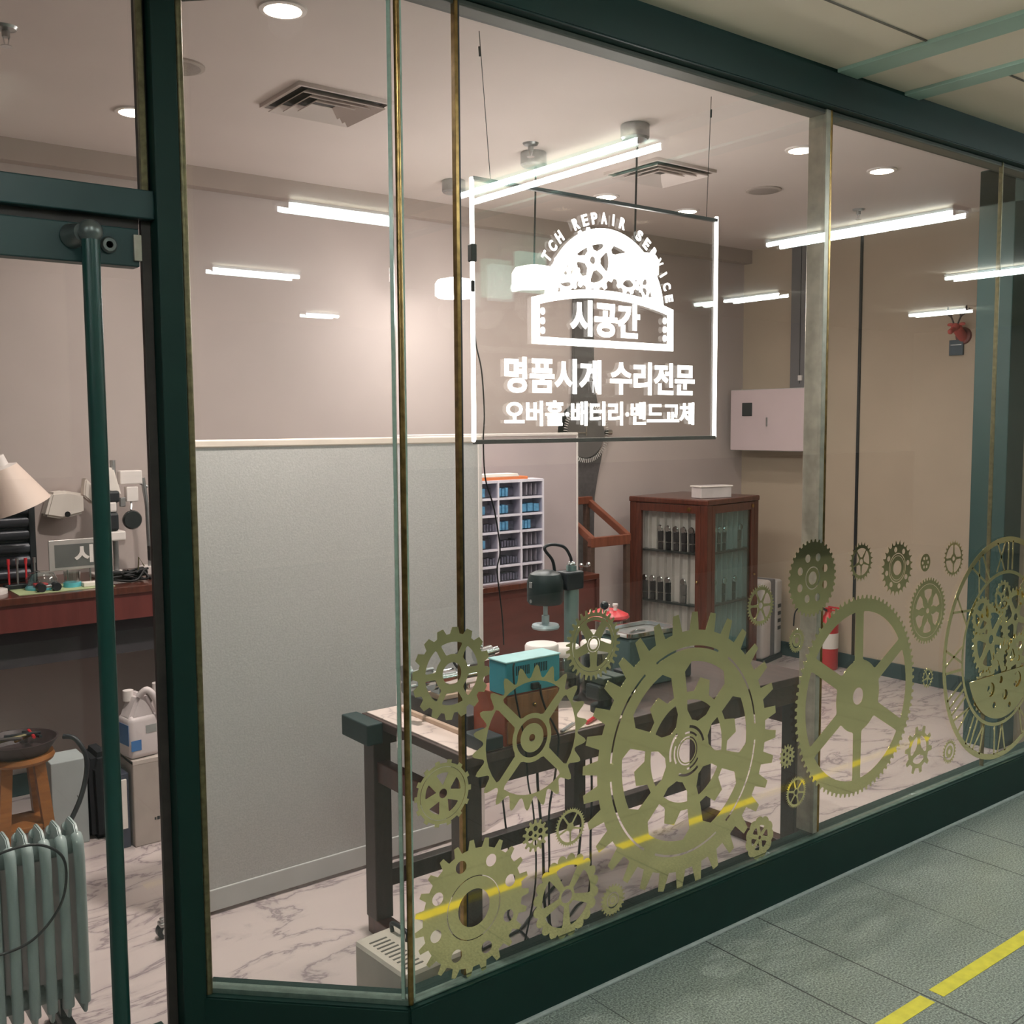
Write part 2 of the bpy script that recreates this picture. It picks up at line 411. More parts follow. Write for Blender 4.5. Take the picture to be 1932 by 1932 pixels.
# glass
def pane(name, x0, x1): return struct(name, MB().box(x0, x1, 2.095, 2.103, 0.17, 2.63), GLASS)
pane('window_1', 1.306, 1.461); pane('window_2', 1.474, 2.940); pane('window_3', 2.972, 4.097); pane('window_4', 4.103, 5.89)
struct('window_5', MB().poly([(1.276, 2.1090, 0.17), (1.2817, 2.1147, 0.17), (0.928, 2.4684, 0.17), (0.9223, 2.4627, 0.17)], (0, 0, 2.46)), GLASS)
struct('window_6', MB().box(-0.15, 0.828, 2.492, 2.50, 2.145, 2.63), GLASS)

# glass door with green rails and full-height pull bar
door = bpy.data.objects.new('door_1', None); COL.objects.link(door); door.location = (-0.14, 2.49, 0); door['kind'] = 'structure'
door['label'] = 'glass door with dark green top rail and long round green pull bar'
def dp(name, mb, m, parent=door, smooth=None):
    mb.bm.transform(Matrix.Translation((0.14, -2.49, 0))) if parent is door else None
    return mb.build(name, m, parent, smooth)
dp('top_rail', MB().box(-0.14, 0.815, 2.468, 2.512, 1.972, 2.060, 0.003), GREEN_RAIL)
dp('bottom_rail', MB().box(-0.14, 0.815, 2.468, 2.512, 0.012, 0.10, 0.003), GREEN)
dp('glass_pane', MB().box(-0.14, 0.822, 2.486, 2.494, 0.10, 1.972), GLASS)
h = dp('pull_bar', MB().cyl((0.690, 2.415, 0.12), (0.690, 2.415, 2.035), 0.0195, n=24), mat('green_bar_paint', (26, 66, 60), 0.3, 0, 0.07, 9), door, 40)
kn = MB().sph((0.690, 2.415, 2.033), 0.027, n=20)
kn.cyl((0.675, 2.42, 2.030), (0.665, 2.468, 2.028), 0.020, 0.028, 18)
kn.bm.transform(Matrix.Translation((0.14, -2.49, 0)))
kn.build('bar_end', mat('dull_grey_metal', (112, 118, 116), 0.35, 0.6, 0.1, 30), h, 50)
lk = MB().lathe([(0.009, 0), (0.017, 0), (0.019, 0.006), (0.015, 0.012), (0.008, 0.012), (0.009, 0)], n=22)
lk.bm.transform(Matrix.Translation((0.744+0.14, -0.022, 2.016)) @ UP)
lk.build('lock_rosette', mat('dull_grey_metal', (112, 118, 116)), door, 40)
dp('strike_plate', MB().box(0.800, 0.818, 2.460, 2.469, 1.985, 2.045, 0.001), ALU)

# ------------------------------------------------------------------ lights that belong to the place
def tube_light(x, y0=0.05, n=1):
    t = thing('tube_light', 'white twin-tube fluorescent light on the corridor ceiling, mirrored in the shop glass', 'ceiling light', (x, y0, 2.74), 0, 'corridor tube lights')
    MB().box(-0.022, 0.022, -0.02, 1.22, -0.018, -0.001, 0.004).build('housing', mat('fixture_grey', (120, 124, 122), 0.6, 0, 0.05, 12), t)
    for y in (-0.010, 1.210): MB().box(-0.085, 0.085, y-0.008, y+0.008, -0.024, -0.001, 0.003).build('end_bar', MATS['fixture_grey'], t)
    for s in (-0.065, 0.065):
        MB().cyl((s, 0, -0.040), (s, 1.20, -0.040), 0.0135, n=14).build('tube', TUBE, t, 40)
        MB().box(s-0.012, s+0.012, -0.018, -0.002, -0.055, -0.022).build('lamp_holder', WHITE, t)
        MB().box(s-0.012, s+0.012, 1.202, 1.218, -0.055, -0.022).build('lamp_holder', WHITE, t)
    return t
tl = tube_light(2.985)
for x, y in ((0.68, 0.05), (-1.50, -0.15), (5.31, 0.05), (7.66, -0.10), (9.95, 0.0)):
    dup(tl, (x, y, 2.74))
for x, y, f in ((-3.77, -0.12, 0.55), (-6.10, -1.70, 0.30)):
    q = dup(tl, (x, y, 2.74)); q.scale.y = f
for x, y in ((7.40, -2.08), (9.97, -1.80), (2.9, -2.2), (5.2, -2.2), (0.6, -2.2), (-1.8, -2.2)):
    q = dup(tl, (x, y, 2.74)); q.scale.y = 0.5

def lamp(name, typ, loc, energy, color, parent, **kw):
    l = bpy.data.lights.new(name, typ); l.energy = energy; l.color = color
    for k, v in kw.items(): setattr(l, k, v)
    o = bpy.data.objects.new(name, l); COL.objects.link(o); o.parent = parent; o.location = loc
    return o
def downlight(x, y, label, pw=1.0):
    t = thing('downlight', label, 'downlight', (x, y, 2.79), 0, 'recessed downlights in the shop ceiling')
    MB().lathe([(0.052, 0.0), (0.070, 0.0), (0.068, -0.006), (0.054, -0.008), (0.052, 0.0)]).build('trim_ring', WHITE, t, 40)
    MB().lathe([(0.0, -0.0005), (0.051, -0.0005), (0.046, -0.010), (0.0, -0.014)]).build('lamp_face', DOWN, t, 50)
    lamp('bulb_light', 'SPOT', (0, 0, -0.03), DOWN_W*PI*pw, WARM, t, spot_size=math.radians(150), spot_blend=0.9, shadow_soft_size=0.05)
    return t
downlight(3.83, 2.86, 'small round warm downlight in the ceiling just left of the aluminium mullion')
downlight(4.45, 2.86, 'small round warm downlight in the ceiling right of the aluminium mullion')
downlight(3.78, 4.05, 'small round warm downlight just above the middle of the glowing sign top edge')
downlight(4.40, 4.05, 'small round warm downlight above the right corner of the glowing sign')
downlight(1.36, 2.81, 'bright warm downlight glaring through the angled pane beside the post', 5.0)
downlight(1.33, 4.04, 'small round warm downlight seen through the pane over the door')

def pendant(x, y, z, label):
    t = thing('pendant_lamp', label, 'pendant lamp', (x, y, 2.79), 0, 'pendant lamps in a row behind the sign')
    MB().lathe([(0.0, 0), (0.055, 0), (0.058, -0.006), (0.058, -0.052), (0.050, -0.060), (0.0, -0.060)]).build('canopy', STEEL, t, 40)
    MB().cyl((0.012, 0.0, -0.060), (0.012, 0, -0.085), 0.006, n=10).build('cord_grip', CHROME, t, 40)
    MB().cyl((0.012, 0, -0.08), (0.0, 0, z-2.79+0.05), 0.0042, n=8).build('cord', DARK, t, 40)
    MB().lathe([(0.0, z-2.79+0.052), (0.03, z-2.79+0.052), (0.085, z-2.79+0.040), (0.098, z-2.79+0.02), (0.098, z-2.79-0.035), (0.085, z-2.79-0.045), (0.0, z-2.79-0.048)]).build('lamp_shade', PEND, t, 40)
    lamp('bulb_light', 'POINT', (0, 0, z-2.79-0.12), PEND_W*PI, NEUT, t, shadow_soft_size=0.08)
    return t
pendant(2.985, 3.03, 2.235, 'pendant lamp with the biggest steel ceiling canopy, cord dropping behind the sign right half')
pendant(2.925, 3.60, 2.25, 'middle pendant lamp with steel canopy, its white shade glowing behind the sign left half')
pendant(2.94, 4.24, 2.27, 'pendant lamp farthest left, white shade glowing between brass strip and sign')

# ================================================================== HANGING EDGE-LIT SIGN
SY = 2.28
sg = thing('hanging_sign', 'clear acrylic sign hung inside the window, glowing white Korean writing and gear emblem', 'sign', (2.128, SY, 1.548))
def sp(name, mb, m, smooth=None, parent=None):
    if parent is None:
        mb.bm.transform(Matrix.Translation((-2.128, -SY, -1.548))); parent = sg
    else:
        mb.bm.transform(Matrix.Translation((-2.128, -SY, -1.548)))
    return mb.build(name, m, parent, smooth)
sp('acrylic_panel', MB().box(1.640, 2.616, SY-0.004, SY+0.004, 1.556, 2.252), ACRYL)
sp('top_rail', MB().box(1.640, 2.616, SY-0.007, SY+0.007, 2.250, 2.260, 0.001), DARK)
sp('bottom_rail', MB().box(1.640, 2.616, SY-0.008, SY+0.008, 1.546, 1.558, 0.001), mat('sign_rail_grey', (92, 88, 86), 0.4, 0.3, 0.1, 30))
for i, x in enumerate((1.634, 2.612)):
    s = sp('side_light', MB().box(x, x+0.010, SY-0.006, SY+0.006, 1.552, 2.268 if i else 2.258, 0.003), LIT)
    if i == 0:
        sp('cable_clip', MB().box(1.630, 1.648, SY-0.010, SY+0.010, 2.035, 2.082, 0.003), BLACK)
        sp('cable_clip', MB().box(1.630, 1.640, SY-0.010, SY-0.004, 1.955, 1.985, 0.002), BLACK)
for x0, x1 in ((1.668, 1.702), (2.586, 2.568)):
    sp('hanging_cord', MB().cyl((x0, SY, 2.64), (x1, SY, 2.255), 0.0011, n=6).cyl((x0, SY, 2.60), (x0+(x1-x0)*0.06, SY, 2.575), 0.003, n=8), DARK)
sp('power_cable', MB().tube([(1.643, 2.29, 2.05), (1.649, 2.29, 1.94), (1.654, 2.29, 1.83), (1.674, 2.29, 1.745), (1.682, 2.29, 1.63), (1.678, 2.29, 1.556), (1.684, 2.29, 1.45), (1.713, 2.29, 1.365), (1.733, 2.29, 1.25), (1.722, 2.29, 1.193), (1.731, 2.29, 1.12), (1.74, 2.29, 1.05), (1.744, 2.29, 0.975)], 0.0022, 6), BLACK, 50)
TY = SY-0.0055
def lit(me, mtx): return sp('lettering', MB().mesh(me, mtx), LIT)
for body, x0, x1, z0, z1, wt in (('시공간', 1.983, 2.265, 1.856, 1.961, 0.040), ('명품시계 수리전문', 1.742, 2.513, 1.687, 1.788, 0.029), ('오버홀·배터리·밴드교체', 1.741, 2.512, 1.594, 1.667, 0.024)):
    me, mx = fit_text(body, x1-x0, z1-z0, wt, 0.002, (x0+x1)/2, (z0+z1)/2, TY)
    lit(me, mx)
ACX, ACZ, AR = 2.127, 1.932, 0.243
phrase = 'WATCH REPAIR SERVICE'
for i, ch in enumerate(phrase):
    if ch == ' ': continue
    a = math.radians(165-8.05*i)
    me, mx = fit_text(ch, 0.006 if ch == 'I' else 0.022, 0.033, 0.03, 0.002, 0, 0, 0)
    sp('lettering', MB().mesh(me, Matrix.Translation((ACX+0.272*math.cos(a), TY, ACZ+0.272*math.sin(a))) @ Matrix.Rotation(-(a-PI/2), 4, 'Y') @ mx), LIT)
def arc(cx, cy, r, a0, a1, n=40): return [(cx+r*math.cos(a0+(a1-a0)*i/n), cy+r*math.sin(a0+(a1-a0)*i/n)) for i in range(n+1)]
def ptop(x): return 1.970-0.032*((x-2.125)/0.26)**2
emb = []
a0 = 0.10
emb.append(arc(ACX, ACZ, AR, a0, PI-a0)+arc(ACX, ACZ, AR-0.045, PI-a0, a0))
mb = MB().mesh(flat(emb, 0.002), Matrix.Translation((0, TY, 0)) @ UP)
# name plate: arched top, thick border
n = 24
outer = [(1.839, 1.826), (2.412, 1.826)]+[(2.412-(2.412-1.839)*i/n, ptop(2.412-(2.412-1.839)*i/n)+0.024) for i in range(n+1)]
inner = [(1.868, 1.847), (2.386, 1.847)]+[(2.386-(2.386-1.868)*i/n, ptop(2.386-(2.386-1.868)*i/n)) for i in range(n+1)]
mb.mesh(flat([outer, inner], 0.002), Matrix.Translation((0, TY, 0)) @ UP)
for k in range(3):
    for x in (1.879, 2.374):
        mb.mesh(flat([circ(x, 1.865+0.027*k, 0.0085, 14, 0.010)], 0.002), Matrix.Translation((0, TY, 0)) @ UP)
def gear_loops(R, n, root=0.86, style='trap', phase=0.0, duty=0.5):
    o = []
    for i in range(n):
        t = 2*PI*i/n+phase; p = 2*PI/n
        if style == 'trap': seq = ((0, root), (0.5-duty*0.5-0.06, root), (0.5-duty*0.32, 1), (0.5+duty*0.32, 1), (0.5+duty*0.5+0.06, root))
        elif style == 'square': seq = ((0, root), (0.5-duty*0.5, root), (0.5-duty*0.44, 1), (0.5+duty*0.44, 1), (0.5+duty*0.5, root))
        elif style == 'sharp': seq = ((0, root), (0.25, root+0.01), (0.5, 1), (0.75, root+0.01))
        elif style == 'hook': seq = tuple((k/8.0, root+(1-root)*(0.95*abs(math.sin(PI*(k/8.0)-PI/2)))**2.4) for k in range(8))
        elif style == 'round': seq = tuple((k/7.0, root+(1-root)*math.sin(PI*k/7.0)**0.7) for k in range(7))
        for f, r in seq: o.append((R*r*math.cos(t+p*f), R*r*math.sin(t+p*f)))
    return o
def wedges(R, k, r1, r2, spoke, phase=0.0, rnd=0.25, taper=1.0):
    # k openings between spokes of constant width
    hs = []
    for i in range(k):
        c = 2*PI*i/k+phase; h = []
        w1, w2 = spoke*R/2, spoke*R*taper/2
        A1 = PI/k-math.asin(min(0.99, w1/(r1*R))); A2 = PI/k-math.asin(min(0.99, w2/(r2*R)))
        if A1 < 0.05: A1 = 0.05
        q = rnd*(r2-r1)
        h += arc(0, 0, r1*R, c-A1*0.8, c+A1*0.8, 6)
        h.append(((r1+q*0.5)*R*math.cos(c+A1), (r1+q*0.5)*R*math.sin(c+A1)))
        h.append(((r2-q)*R*math.cos(c+A2), (r2-q)*R*math.sin(c+A2)))
        h += arc(0, 0, r2*R, c+A2*(1-0.35*rnd), c-A2*(1-0.35*rnd), 8)
        h.append(((r2-q)*R*math.cos(c-A2), (r2-q)*R*math.sin(c-A2)))
        h.append(((r1+q*0.5)*R*math.cos(c-A1), (r1+q*0.5)*R*math.sin(c-A1)))
        hs.append(h)
    return hs
def sh_(loops, cx, cy): return [[(x+cx, y+cy) for x, y in lp] for lp in loops]
for (cx, cz, R, nn, k) in ((2.07, 2.078, 0.095, 16, 5), (2.215, 2.052, 0.062, 12, 4), (2.305, 2.018, 0.046, 10, 5), (1.965, 2.032, 0.056, 12, 4)):
    sp('emblem_gear', MB().mesh(flat(sh_([gear_loops(R, nn)]+wedges(R, k, 0.32, 0.68, 0.2)+[circ(0, 0, R*0.12, 14)], cx, cz), 0.002), Matrix.Translation((0, TY+0.0002, 0)) @ UP), LIT)
sp('emblem', mb, LIT)

# ================================================================== GOLD GEAR DECALS ON THE GLASS
GY = 2.0941
def decal(name, loops, x, z, label, rot=0.0):
    me = flat(loops, 0.0002)
    mbq = MB().mesh(me, Matrix.Rotation(-rot, 4, 'Y') @ UP)
    o = mbq.build(name, FILM); o.location = (x, GY, z)
    return tag(o, label, 'gear decal', 'gold gear decals on the window')
def ring(R, a, b): return [circ(0, 0, R*b, 56), circ(0, 0, R*a, 56)]     # thin cut groove between radii a and b
def holes(R, k, rad, r, ph=0.0, ry=None): return [circ(R*rad*math.cos(2*PI*i/k+ph), R*rad*math.sin(2*PI*i/k+ph), R*r, 20) for i in range(k)]

R = 0.118; decal('gear_decal', [gear_loops(R, 16, 0.86, 'trap', 0.1, 0.62)]+wedges(R, 6, 0.42, 0.68, 0.15, PI/6, 0.15)+[circ(0, 0, R*0.24)], 1.431, 0.978, 'gold six-spoked gear decal crossed by the thin brass strip, beside the turquoise case')
R = 0.203; decal('gear_decal', [gear_loops(R, 22, 0.80, 'hook', 0.05)]+wedges(R, 4, 0.33, 0.76, 0.13, PI/2, 0.1)+ring(R, 0.195, 0.262)+[circ(0, 0, R*0.05, 16)], 1.688, 0.763, 'gold gear decal with hooked pointed teeth and four thin crossed spokes')
R = 0.086; decal('gear_decal', [gear_loops(R, 14, 0.91, 'square', 0.2, 0.4)]+ring(R, 0.785, 0.80)+wedges(R, 5, 0.26, 0.62, 0.36, 0.35, 0.1)+[circ(0, 0, R*0.14, 18)], 1.400, 0.676, 'gold gear decal with five wedge holes and a round hub hole, above the disc-shaped gear')
R = 0.102; decal('gear_decal', [gear_loops(R, 32, 0.87, 'trap', 0, 0.5)]+ring(R, 0.755, 0.77)+wedges(R, 5, 0.27, 0.66, 0.26, 0.30, 0.15)+ring(R, 0.205, 0.225)+[circ(0, 0, R*0.15, 20)], 1.910, 0.987, 'gold gear decal with fine teeth and wedge openings in front of the white-lidded jars')
R = 0.428
big = [gear_loops(R, 32, 0.87, 'trap', 0.03, 0.46)]
for k in range(6):                                      # dashed groove: six long arcs
    a = PI/3*k+0.08; big.append(arc(0, 0, R*0.757, a, a+0.88, 24)+arc(0, 0, R*0.741, a+0.88, a, 24))
for k in range(6):
    c = math.radians(10)+PI/3*k; A = 0.40
    # outer part of each opening, with a gear tooth standing up into it
    o = arc(0, 0, R*0.645, c+A*0.72, c-A*0.72, 8)+[(R*0.58*math.cos(c-A), R*0.58*math.sin(c-A)), (R*0.43*math.cos(c-A*0.92), R*0.43*math.sin(c-A*0.92))]
    o += [(R*0.43*math.cos(c-0.20), R*0.43*math.sin(c-0.20)), (R*0.53*math.cos(c-0.10), R*0.53*math.sin(c-0.10)), (R*0.53*math.cos(c+0.10), R*0.53*math.sin(c+0.10)), (R*0.43*math.cos(c+0.20), R*0.43*math.sin(c+0.20))]
    o += [(R*0.43*math.cos(c+A*0.92), R*0.43*math.sin(c+A*0.92)), (R*0.58*math.cos(c+A), R*0.58*math.sin(c+A))]
    big.append(o)
    big.append(arc(0, 0, R*0.37, c+0.36, c-0.36, 8)+[(R*0.30*math.cos(c-0.36), R*0.30*math.sin(c-0.36))]+arc(0, 0, R*0.225, c-0.14, c+0.14, 6)+[(R*0.30*math.cos(c+0.36), R*0.30*math.sin(c+0.36))])
for a in (0.25, 2.2, 4.2):
    big.append(arc(0, 0, R*0.185, a, a+1.2, 14)+arc(0, 0, R*0.165, a+1.2, a, 14))
    big.append(arc(0, 0, R*0.140, a+0.5, a+1.5, 12)+arc(0, 0, R*0.125, a+1.5, a+0.5, 12))
big.append(circ(0, 0, R*0.085, 24)); big += ring(R, 0.095, 0.105)
decal('gear_decal', big, 2.296, 0.603, 'largest gold gear decal, with big square-cut teeth and a dashed ring groove')
R = 0.182; decal('gear_decal', [gear_loops(R, 23, 0.87, 'trap', 0.1, 0.42)]+holes(R, 8, 0.69, 0.092, 0.32)+ring(R, 0.455, 0.468)+[circ(0, 0, R*0.275, 40)], 1.492, 0.350, 'gold disc-shaped gear decal with eight round holes, low beside the brass corner')
R = 0.121; decal('gear_decal', [gear_loops(R, 20, 0.88, 'round', 0)]+wedges(R, 5, 0.24, 0.73, 0.14, 0.30, 0.12, 1.8)+[circ(0, 0, R*0.165, 22)], 1.809, 0.287, 'gold five-spoked gear decal with rounded teeth, low in the middle of the first pane')
R = 0.048; decal('gear_decal', [gear_loops(R, 22, 0.85, 'trap')]+ring(R, 0.42, 0.50)+ring(R, 0.2, 0.26), 1.986, 0.223, 'tiny gold gear decal with a ring groove, just right of the low rounded-tooth gear')
R = 0.045; decal('gear_decal', [gear_loops(R, 14, 0.78, 'trap', 0, 0.5)]+holes(R, 6, 0.44, 0.165, 0.5)+[circ(0, 0, R*0.10, 12)], 1.698, 0.490, 'tiny gold gear decal with six round holes, under the hooked gear')
R = 0.057; decal('gear_decal', [gear_loops(R, 38, 0.88, 'sharp')]+wedges(R, 5, 0.22, 0.74, 0.10, 0.31, 0.1)+[], 1.823, 0.482, 'small gold fine-toothed gear decal with thin spokes, left of the largest gear')
R = 0.067; decal('gear_decal', [gear_loops(R, 36, 0.90, 'trap')]+wedges(R, 6, 0.24, 0.76, 0.12, 0.5, 0.25)+[circ(0, 0, R*0.15, 16)], 2.636, 1.013, 'small gold gear decal with six openings in front of the white air purifier')
R = 0.041; decal('gear_decal', [gear_loops(R, 15, 0.80, 'trap', 0, 0.5)]+holes(R, 6, 0.48, 0.14, 0.5)+[circ(0, 0, R*0.10, 12)], 2.786, 0.484, 'tiny gold gear decal with six holes over the table right leg')
R = 0.055; decal('gear_decal', [gear_loops(R, 40, 0.90, 'trap')]+wedges(R, 6, 0.26, 0.76, 0.13, 0.3, 0.2)+[circ(0, 0, R*0.17, 16)], 2.839, 0.349, 'small gold fine-toothed gear decal low beside the mullion foot')
R = 0.072; decal('gear_decal', [gear_loops(R, 11, 0.90, 'round', 0.2)]+wedges(R, 6, 0.20, 0.58, 0.24, 0.2, 0.3)+[circ(0, 0, R*0.09, 12)], 2.648, 0.239, 'small lobed gold gear decal at the lower right of the largest gear, near the kerb')
R = 0.132; decal('gear_decal', [gear_loops(R, 36, 0.93, 'trap', 0, 0.5)]+holes(R, 8, 0.56, 0.105, 0.39)+ring(R, 0.27, 0.30)+[circ(0, 0, R*0.17, 24)], 2.908, 1.076, 'gold sprocket-shaped gear decal with eight holes across the aluminium mullion')
R = 0.072; decal('gear_decal', [gear_loops(R, 22, 0.83, 'sharp')]+wedges(R, 5, 0.22, 0.68, 0.12, 0.31, 0.1, 0.6)+[circ(0, 0, R*0.14, 14)], 3.189, 1.107, 'small gold five-spoked gear decal over the dark wall seam')
R = 0.104; decal('gear_decal', [gear_loops(R, 24, 0.84, 'sharp')]+holes(R, 8, 0.67, 0.095, 0.2)+ring(R, 0.50, 0.53)+ring(R, 0.42, 0.44)+[circ(0, 0, R*0.26, 26)], 3.419, 1.064, 'gold gear decal with pointed teeth, eight holes and a double ring')
R = 0.034; decal('gear_decal', [circ(0, 0, R, 30)]+holes(R, 6, 0.55, 0.17), 3.609, 1.067, 'tiny pale toothless ring decal right of the double-ring gear')
R = 0.075; decal('gear_decal', [gear_loops(R, 24, 0.84, 'sharp')]+wedges(R, 4, 0.26, 0.74, 0.12, 0.79, 0.2)+[circ(0, 0, R*0.12, 12)], 3.812, 1.065, 'pale thin gear decal with four openings, high beside the green end post')
R = 0.128; decal('gear_decal', [gear_loops(R, 42, 0.92, 'trap')]+wedges(R, 6, 0.24, 0.66, 0.20, 0.52, 0.4)+ring(R, 0.80, 0.815)+[circ(0, 0, R*0.08, 14)], 3.634, 0.879, 'pale gold six-holed gear decal right of the big wheel-like gear')
R = 0.365; decal('gear_decal', [gear_loops(R, 84, 0.965, 'trap', 0, 0.45)]+wedges(R, 6, 0.36, 0.84, 0.135, PI/6+PI/6, 0.05)+[circ(0, 0, R*0.085, 26)], 3.188, 0.622, 'big gold wheel-like gear decal with six spokes and fine teeth, right of the mullion')
R = 0.042; decal('gear_decal', [gear_loops(R, 28, 0.88, 'trap')]+ring(R, 0.52, 0.60)+[circ(0, 0, R*0.25, 16)], 2.827, 0.873, 'tiny gold gear decal with ring groove left of the mullion, below the sprocket')
R = 0.095; decal('gear_decal', [gear_loops(R, 10, 0.76, 'trap', 0.2, 0.42)]+wedges(R, 3, 0.22, 0.58, 0.22, 0.52, 0.3), 3.598, 0.342, 'pale coarse-toothed gear decal with three openings, below the six-holed pale gear')
R = 0.050; decal('gear_decal', [gear_loops(R, 22, 0.86, 'trap')]+ring(R, 0.5, 0.68)+[circ(0, 0, R*0.2, 12)], 3.825, 0.288, 'tiny pale ring gear decal low beside the skeleton clock')
R = 0.040; decal('gear_decal', [gear_loops(R, 16, 0.84, 'trap')]+wedges(R, 5, 0.24, 0.72, 0.14, 0.2, 0.2), 3.648, 0.616, 'tiny gold gear decal in front of the dark teal baseboard')

# skeleton clock dial
R = 0.47
lp = ring(R, 0.945, 1.0)+ring(R, 0.64, 0.675)
dial = [(lp[0], lp[1]), (lp[2], lp[3])]
mb = MB()
def add(loops): mb.mesh(flat(loops, 0.0006), UP)
add([circ(0, 0, R, 80), circ(0, 0, R*0.95, 80)]); add([circ(0, 0, R*0.70, 70), circ(0, 0, R*0.67, 70)])
NUM = ['XII', 'I', 'II', 'III', 'IIII', 'V', 'VI', 'VII', 'VIII', 'IX', 'X', 'XI']
for i, s in enumerate(NUM):
    a = PI/2-2*PI*i/12; wch = {'I': 0.036, 'V': 0.085, 'X': 0.085}; tot = sum(wch[c] for c in s); x = -tot/2
    for c in s:
        xc = x+wch[c]/2; x += wch[c]
        bars = {'I': [((0, 0), (0, 0))], 'V': [((-0.032, 0), (0.0, 0)), ((0.032, 0), (0.0, 0))], 'X': [((-0.032, 0), (0.032, 0)), ((0.032, 0), (-0.032, 0))]}[c]
        for (t, _), (b_, _) in bars:
            wd = 0.0055
            q = [(xc+t-wd, R*0.955), (xc+t+wd, R*0.955), (xc+b_+wd, R*0.695), (xc+b_-wd, R*0.695)]
            ra = a-PI/2
            add([[(px*math.cos(ra)-py*math.sin(ra), px*math.sin(ra)+py*math.cos(ra)) for px, py in q]])
for (cx, cz, r, nt, k) in ((-0.10, 0.05, 0.155, 30, 6), (0.10, 0.12, 0.13, 26, 5), (0.03, -0.12, 0.15, 28, 5), (-0.15, -0.16, 0.09, 18, 4), (-0.02, 0.22, 0.07, 16, 4)):
    for v in mb.bm.verts: v.co.y += 0.0009
    add(sh_([gear_loops(r, nt, 0.9, 'trap')]+wedges(r, k, 0.28, 0.72, 0.2, 0.3, 0.2)+[circ(0, 0, r*0.12, 14)], cx, cz))
for (cx, cz, r, nt, k) in ((0.13, -0.06, 0.11, 22, 5), (-0.19, 0.16, 0.08, 18, 4), (0.17, 0.22, 0.06, 14, 4)):
    for v in mb.bm.verts: v.co.y += 0.0009
    add(sh_([gear_loops(r, nt, 0.9, 'trap')]+wedges(r, k, 0.28, 0.66, 0.26, 0.3, 0.2)+[circ(0, 0, r*0.12, 14)], cx, cz))
for v in mb.bm.verts: v.co.y += 0.0009
seg = arc(0, 0, R*0.63, PI+0.35, 2*PI-0.35, 40)
add([seg, circ(-0.10, -0.16, 0.030, 20), circ(0.02, -0.20, 0.022, 18), circ(0.12, -0.15, 0.034, 20), circ(-0.02, -0.13, 0.016, 14), circ(0.06, -0.25, 0.012, 12), circ(-0.07, -0.23, 0.014, 12)])
o = mb.build('skeleton_clock_decal', FILM); o.location = (4.224, GY-0.0085, 0.652)
tag(o, 'gold skeleton clock decal with Roman numerals on the glass beside the end post', 'clock decal')

# ================================================================== CEILING FITTINGS
def vent(x, y, sx, sy, label):
    t = thing('ceiling_diffuser', label, 'air vent', (x, y, 2.79), 0, 'square ceiling air diffusers')
    o = [(-sx, -sy), (sx, -sy), (sx, sy), (-sx, sy)]; i_ = [(a*0.93, b*0.93) for a, b in o]
    MB().mesh(flat([o, i_], 0.014), Matrix.Translation((0, 0, -0.007))).build('frame', CEIL, t)
    MB().box(-sx*0.93, sx*0.93, -sy*0.93, sy*0.93, -0.002, -0.001).build('dark_throat', mat('vent_dark', (70, 66, 66), 0.8), t)
    for k in range(3):
        f = 0.80-0.22*k; g = f-0.13
        b = bmesh.new(); ring_ = []
        for ff, zz in ((f+0.07, -0.030), (g, -0.004), (g, 0.0), (f+0.07, -0.026)):      # flaring square vane
            ring_.append([b.verts.new((sx*ff*p, sy*ff*q, zz)) for p, q in ((-1, -1), (1, -1), (1, 1), (-1, 1))])
        for r0 in range(4):
            for e in range(4): b.faces.new((ring_[r0][e], ring_[r0][(e+1) % 4], ring_[(r0+1) % 4][(e+1) % 4], ring_[(r0+1) % 4][e]))
        bmesh.ops.recalc_face_normals(b, faces=b.faces)
        mb = MB(); mb._add(b); mb.build('louvre', CEIL, t)
    return t
vent(1.865, 3.51, 0.19, 0.165, 'square air diffuser in the ceiling seen through the angled pane')
vent(3.615, 3.50, 0.20, 0.175, 'square air diffuser in the ceiling above the sign right half')
def disc(x, y, r, label):
    t = thing('ceiling_speaker', label, 'ceiling speaker', (x, y, 2.79), 0, 'round ceiling speakers')
    MB().lathe([(0, 0), (r, 0), (r, -0.006), (r*0.9, -0.009), (0, -0.009)]).build('rim', mat('speaker_rim', (178, 166, 158), 0.7), t, 40)
    MB().lathe([(0, -0.0091), (r*0.84, -0.0091), (r*0.8, -0.0105), (0, -0.012)]).build('grille', mat('speaker_grille', (150, 140, 134), 0.8, 0, 0.2, 300), t, 40)
disc(1.29, 3.45, 0.085, 'round flat ceiling speaker right beside the green post')
disc(4.33, 3.46, 0.09, 'round flat ceiling speaker left of the aluminium mullion')
def sprinkler(x, y, label):
    t = thing('sprinkler', label, 'sprinkler', (x, y, 2.79), 0, 'ceiling sprinkler heads')
    MB().lathe([(0, 0), (0.035, 0), (0.03, -0.008), (0.012, -0.012), (0.012, -0.03), (0, -0.03)], n=18).build('escutcheon', STEEL, t, 40)
    MB().cyl((-0.009, 0, -0.028), (-0.004, 0, -0.055), 0.002, n=6).cyl((0.009, 0, -0.028), (0.004, 0, -0.055), 0.002, n=6).lathe([(0, -0.055), (0.016, -0.055), (0.016, -0.058), (0, -0.058)], n=14).build('deflector', CHROME, t, 40)
sprinkler(5.15, 3.45, 'small ceiling sprinkler head above the twin tube reflection at right')
sprinkler(2.82, 3.49, 'small ceiling sprinkler head above the middle pendant canopy')
sprinkler(0.76, 3.43, 'ceiling sprinkler head at the upper left corner over the door pane')

